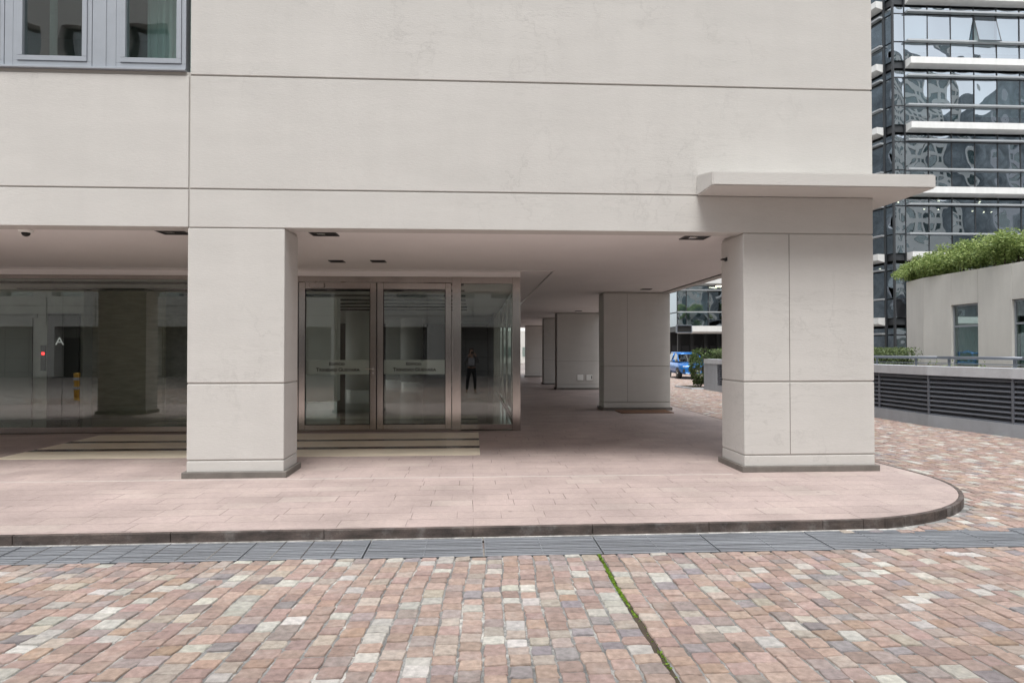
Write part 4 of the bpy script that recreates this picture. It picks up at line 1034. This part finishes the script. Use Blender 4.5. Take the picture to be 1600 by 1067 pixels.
loft('roof', [ring(.38, [(.66, 1.50), (.62, 1.55)]), ring(.0, [(.67, 1.56), (.60, 1.63)]), ring(-1.3, [(.67, 1.59), (.60, 1.66)]), ring(-1.95, [(.64, 1.45), (.58, 1.50)])], BLUE, car)
def lbox(name, m, args, parent=car, bev=0.0):
    b = MB(); b.local = True
    for a in args: b.box(*a, bev=bev)
    return b.build(name, m, parent)
def ltube(name, m, segs, parent=car, sm=True):
    b = MB(); b.local = True
    for p, q, r in segs: b.tube(p, q, r, n=10)
    return b.build(name, m, parent, sm)
ltube('pillar', BLUE, [((1.0, s * .76, 1.05), (.36, s * .645, 1.54), .035) for s in (-1, 1)] + [((-.45, s * .82, 1.07), (-.45, s * .655, 1.6), .035) for s in (-1, 1)])
lbox('interior', RUBBER, [(-1.8, .7, -.7, .7, .9, 1.2)])
lbox('grille', DARKM, [(2.14, 2.215, -.45, .45, .52, .70)], bev=.01)
lbox('bumper_trim', STEEL_L, [(2.13, 2.24, -.62, .62, .30, .345)], bev=.01)
lbox('air_intake', DARKM, [(2.10, 2.19, -.78, -.66, .42, .62), (2.10, 2.19, .66, .78, .42, .62)], bev=.01)
for s in (-1, 1):
    lbox('headlight', LAMPG, [(2.05, 2.17, min(s * .48, s * .78), max(s * .48, s * .78), .74, .80)], bev=.015)
    lbox('mirror', BLUE, [(.70, .86, min(s * .92, s * 1.08), max(s * .92, s * 1.08), 1.05, 1.18)], bev=.03)
lbox('number_plate', PLATE, [(2.215, 2.225, -.26, .26, .42, .53)])
for x in (1.35, -1.38):
    for s in (-1, 1):
        b = MB(); b.local = True
        b.lathe([(.22, -.13), (.33, -.13), (.35, -.10), (.35, .08), (.33, .11), (.22, .11)], (0, 0, 0), 28)
        w_ = b.build('wheel', RUBBER, car, True, xf=Matrix.Translation((x, s * .82, .35)) @ Matrix.Rotation(math.pi / 2, 4, 'X'))
        b = MB(); b.local = True; b.tube((0, 0, -.05), (0, 0, .05), .22, n=24)
        for k in range(5): a = k * 2 * math.pi / 5; b.tube((0, 0, .10 * -s), (.22 * math.cos(a), .22 * math.sin(a), .105 * -s), .03, n=6)
        b.build('rim', STEEL_L, w_, False, xf=Matrix.Translation((x, s * .82, .35)) @ Matrix.Rotation(math.pi / 2, 4, 'X'))
for x in (1.35, -1.38):
    for s in (-1, 1):
        b = MB(); b.local = True; b.tube((x, s * .86, .36), (x, s * .926, .36), .365, n=28); b.build('wheel_arch', RUBBER, car)

# ================================================================ PHOTOGRAPHER (just behind the camera; seen in the side pane)
Pn = thing('photographer', (-.05, -.42, -.09), 'person in grey top and dark trousers holding a camera, mirrored in the side pane', 'person')
Pn.name = 'person'
def skin(name, V_, E_, Rr, m, parent, sub=2):
    me = bpy.data.meshes.new(name); me.from_pydata([Vector(v) - Vector(parent.location) for v in V_], E_, [])
    o = link(name, me, parent, [m]); md = o.modifiers.new('k', 'SKIN'); me.skin_vertices.new() if not me.skin_vertices else None
    for i, r in enumerate(Rr):
        r = r if isinstance(r, tuple) else (r, r); me.skin_vertices[0].data[i].radius = r
    me.skin_vertices[0].data[0].use_root = True
    md.use_smooth_shade = True; s = o.modifiers.new('s', 'SUBSURF'); s.levels = sub; s.render_levels = sub; return o
x0, y0, g0z = -.06, -.40, -.09
def pp(x, y, z): return (x0 + x, y0 + y, g0z + z)
Vv = [pp(0, 0, .98), pp(0, 0, 1.15), pp(0, .01, 1.38), pp(0, .03, 1.50), pp(0, .06, 1.58), pp(0, .09, 1.68), pp(0, .08, 1.78),
      pp(-.20, .0, 1.44), pp(-.27, .12, 1.22), pp(-.08, .30, 1.56), pp(.20, .0, 1.44), pp(.28, .12, 1.22), pp(.15, .30, 1.60),
      pp(-.10, 0, .92), pp(-.15, .03, .52), pp(-.19, -.02, .09), pp(-.21, .14, .04), pp(.10, 0, .92), pp(.14, .05, .52), pp(.15, .0, .09), pp(.17, .16, .04)]
Ee = [(0, 1), (1, 2), (2, 3), (3, 4), (4, 5), (5, 6), (2, 7), (7, 8), (8, 9), (2, 10), (10, 11), (11, 12), (0, 13), (13, 14), (14, 15), (15, 16), (0, 17), (17, 18), (18, 19), (19, 20)]
Rr = [(.15, .11), (.14, .10), (.17, .11), .055, .06, (.085, .10), (.06, .075), .065, .045, .030, .065, .045, .030, .09, .06, .04, .035, .09, .06, .04, .035]
skin('body', Vv, Ee, Rr, SKIN, Pn)
skin('jacket', [Vv[0], Vv[1], Vv[2], pp(0, .02, 1.47), Vv[7], Vv[8], pp(-.11, .26, 1.50), Vv[10], Vv[11], pp(.17, .26, 1.54)], [(0, 1), (1, 2), (2, 3), (2, 4), (4, 5), (5, 6), (2, 7), (7, 8), (8, 9)], [(.175, .13), (.165, .125), (.19, .13), .08, .085, .062, .045, .085, .062, .045], CLOTH, Pn)
skin('trousers', [pp(0, 0, .96), Vv[13], Vv[14], pp(-.19, -.02, .12), Vv[17], Vv[18], pp(.15, 0, .12)], [(0, 1), (1, 2), (2, 3), (0, 4), (4, 5), (5, 6)], [(.16, .12), .105, .078, .06, .105, .078, .06], JEANS, Pn)
skin('hair', [pp(0, .03, 1.72), pp(0, .05, 1.80), pp(0, .02, 1.64)], [(0, 1), (0, 2)], [(.095, .09), .08, .06], HAIR, Pn)
for s, hx, hz in ((-1, -.065, 1.57), (1, .14, 1.61)):      # hands: palm and five finger chains closing on the camera
    Vh = [pp(hx, .31, hz)]; Eh = []; Rh = [(.03, .02)]
    for k in range(4):
        l = (.026, .030, .028, .022)[k]; b0 = len(Vh); bx = hx + s * (-.02 + .014 * k) * 0 ; bz = hz + .022 - .016 * k
        Vh += [pp(hx - s * .010, .345, bz), pp(hx - s * .022, .345 + l, bz), pp(hx - s * .045, .350 + l, bz)]; Eh += [(0, b0), (b0, b0 + 1), (b0 + 1, b0 + 2)]; Rh += [.010, .009, .008]
    b0 = len(Vh); Vh += [pp(hx - s * .02, .31, hz - .035), pp(hx - s * .045, .33, hz - .04)]; Eh += [(0, b0), (b0, b0 + 1)]; Rh += [.011, .009]
    skin('hand', Vh, Eh, Rh, SKIN, Pn, 1)
fc = MB(); 
for s in (-1, 1): fc.tube(pp(s * .033, .175, 1.70), pp(s * .033, .19, 1.70), .012, n=8)
fc.tube(pp(0, .17, 1.665), pp(0, .205, 1.655), .012, .016, n=8); fc.box(*[c for c in (x0 - .025, x0 + .025, y0 + .17, y0 + .185, g0z + 1.62, g0z + 1.628)]); fc.build('face', SKIN, Pn)
ck = thing('handheld_camera', (x0 + .03, -.1, 1.58), 'black camera held up to the photographer\'s face', 'camera')
MB().box(-.09, .04, -.14, -.10, 1.50, 1.60, .006).build('body', BLACK, ck)
MB().tube((-.01, -.10, 1.55), (-.01, -.06, 1.55), .035, n=20).build('lens', DARKM, ck)
bg_ = thing('chest_bag', (x0, y0 + .14, 1.1), 'pale patterned bag worn on the photographer\'s chest', 'bag')
MB().box(x0 - .13, x0 + .13, y0 + .135, y0 + .24, 1.02, 1.34, .04, seg=3).build('pouch', BAGM, bg_, True)
mb = MB()
for s in (-1, 1): mb.tube((x0 + s * .10, y0 + .15, 1.33), (x0 + s * .13, y0 + .0, 1.45), .014, n=6)
mb.build('strap', DARKM, bg_)
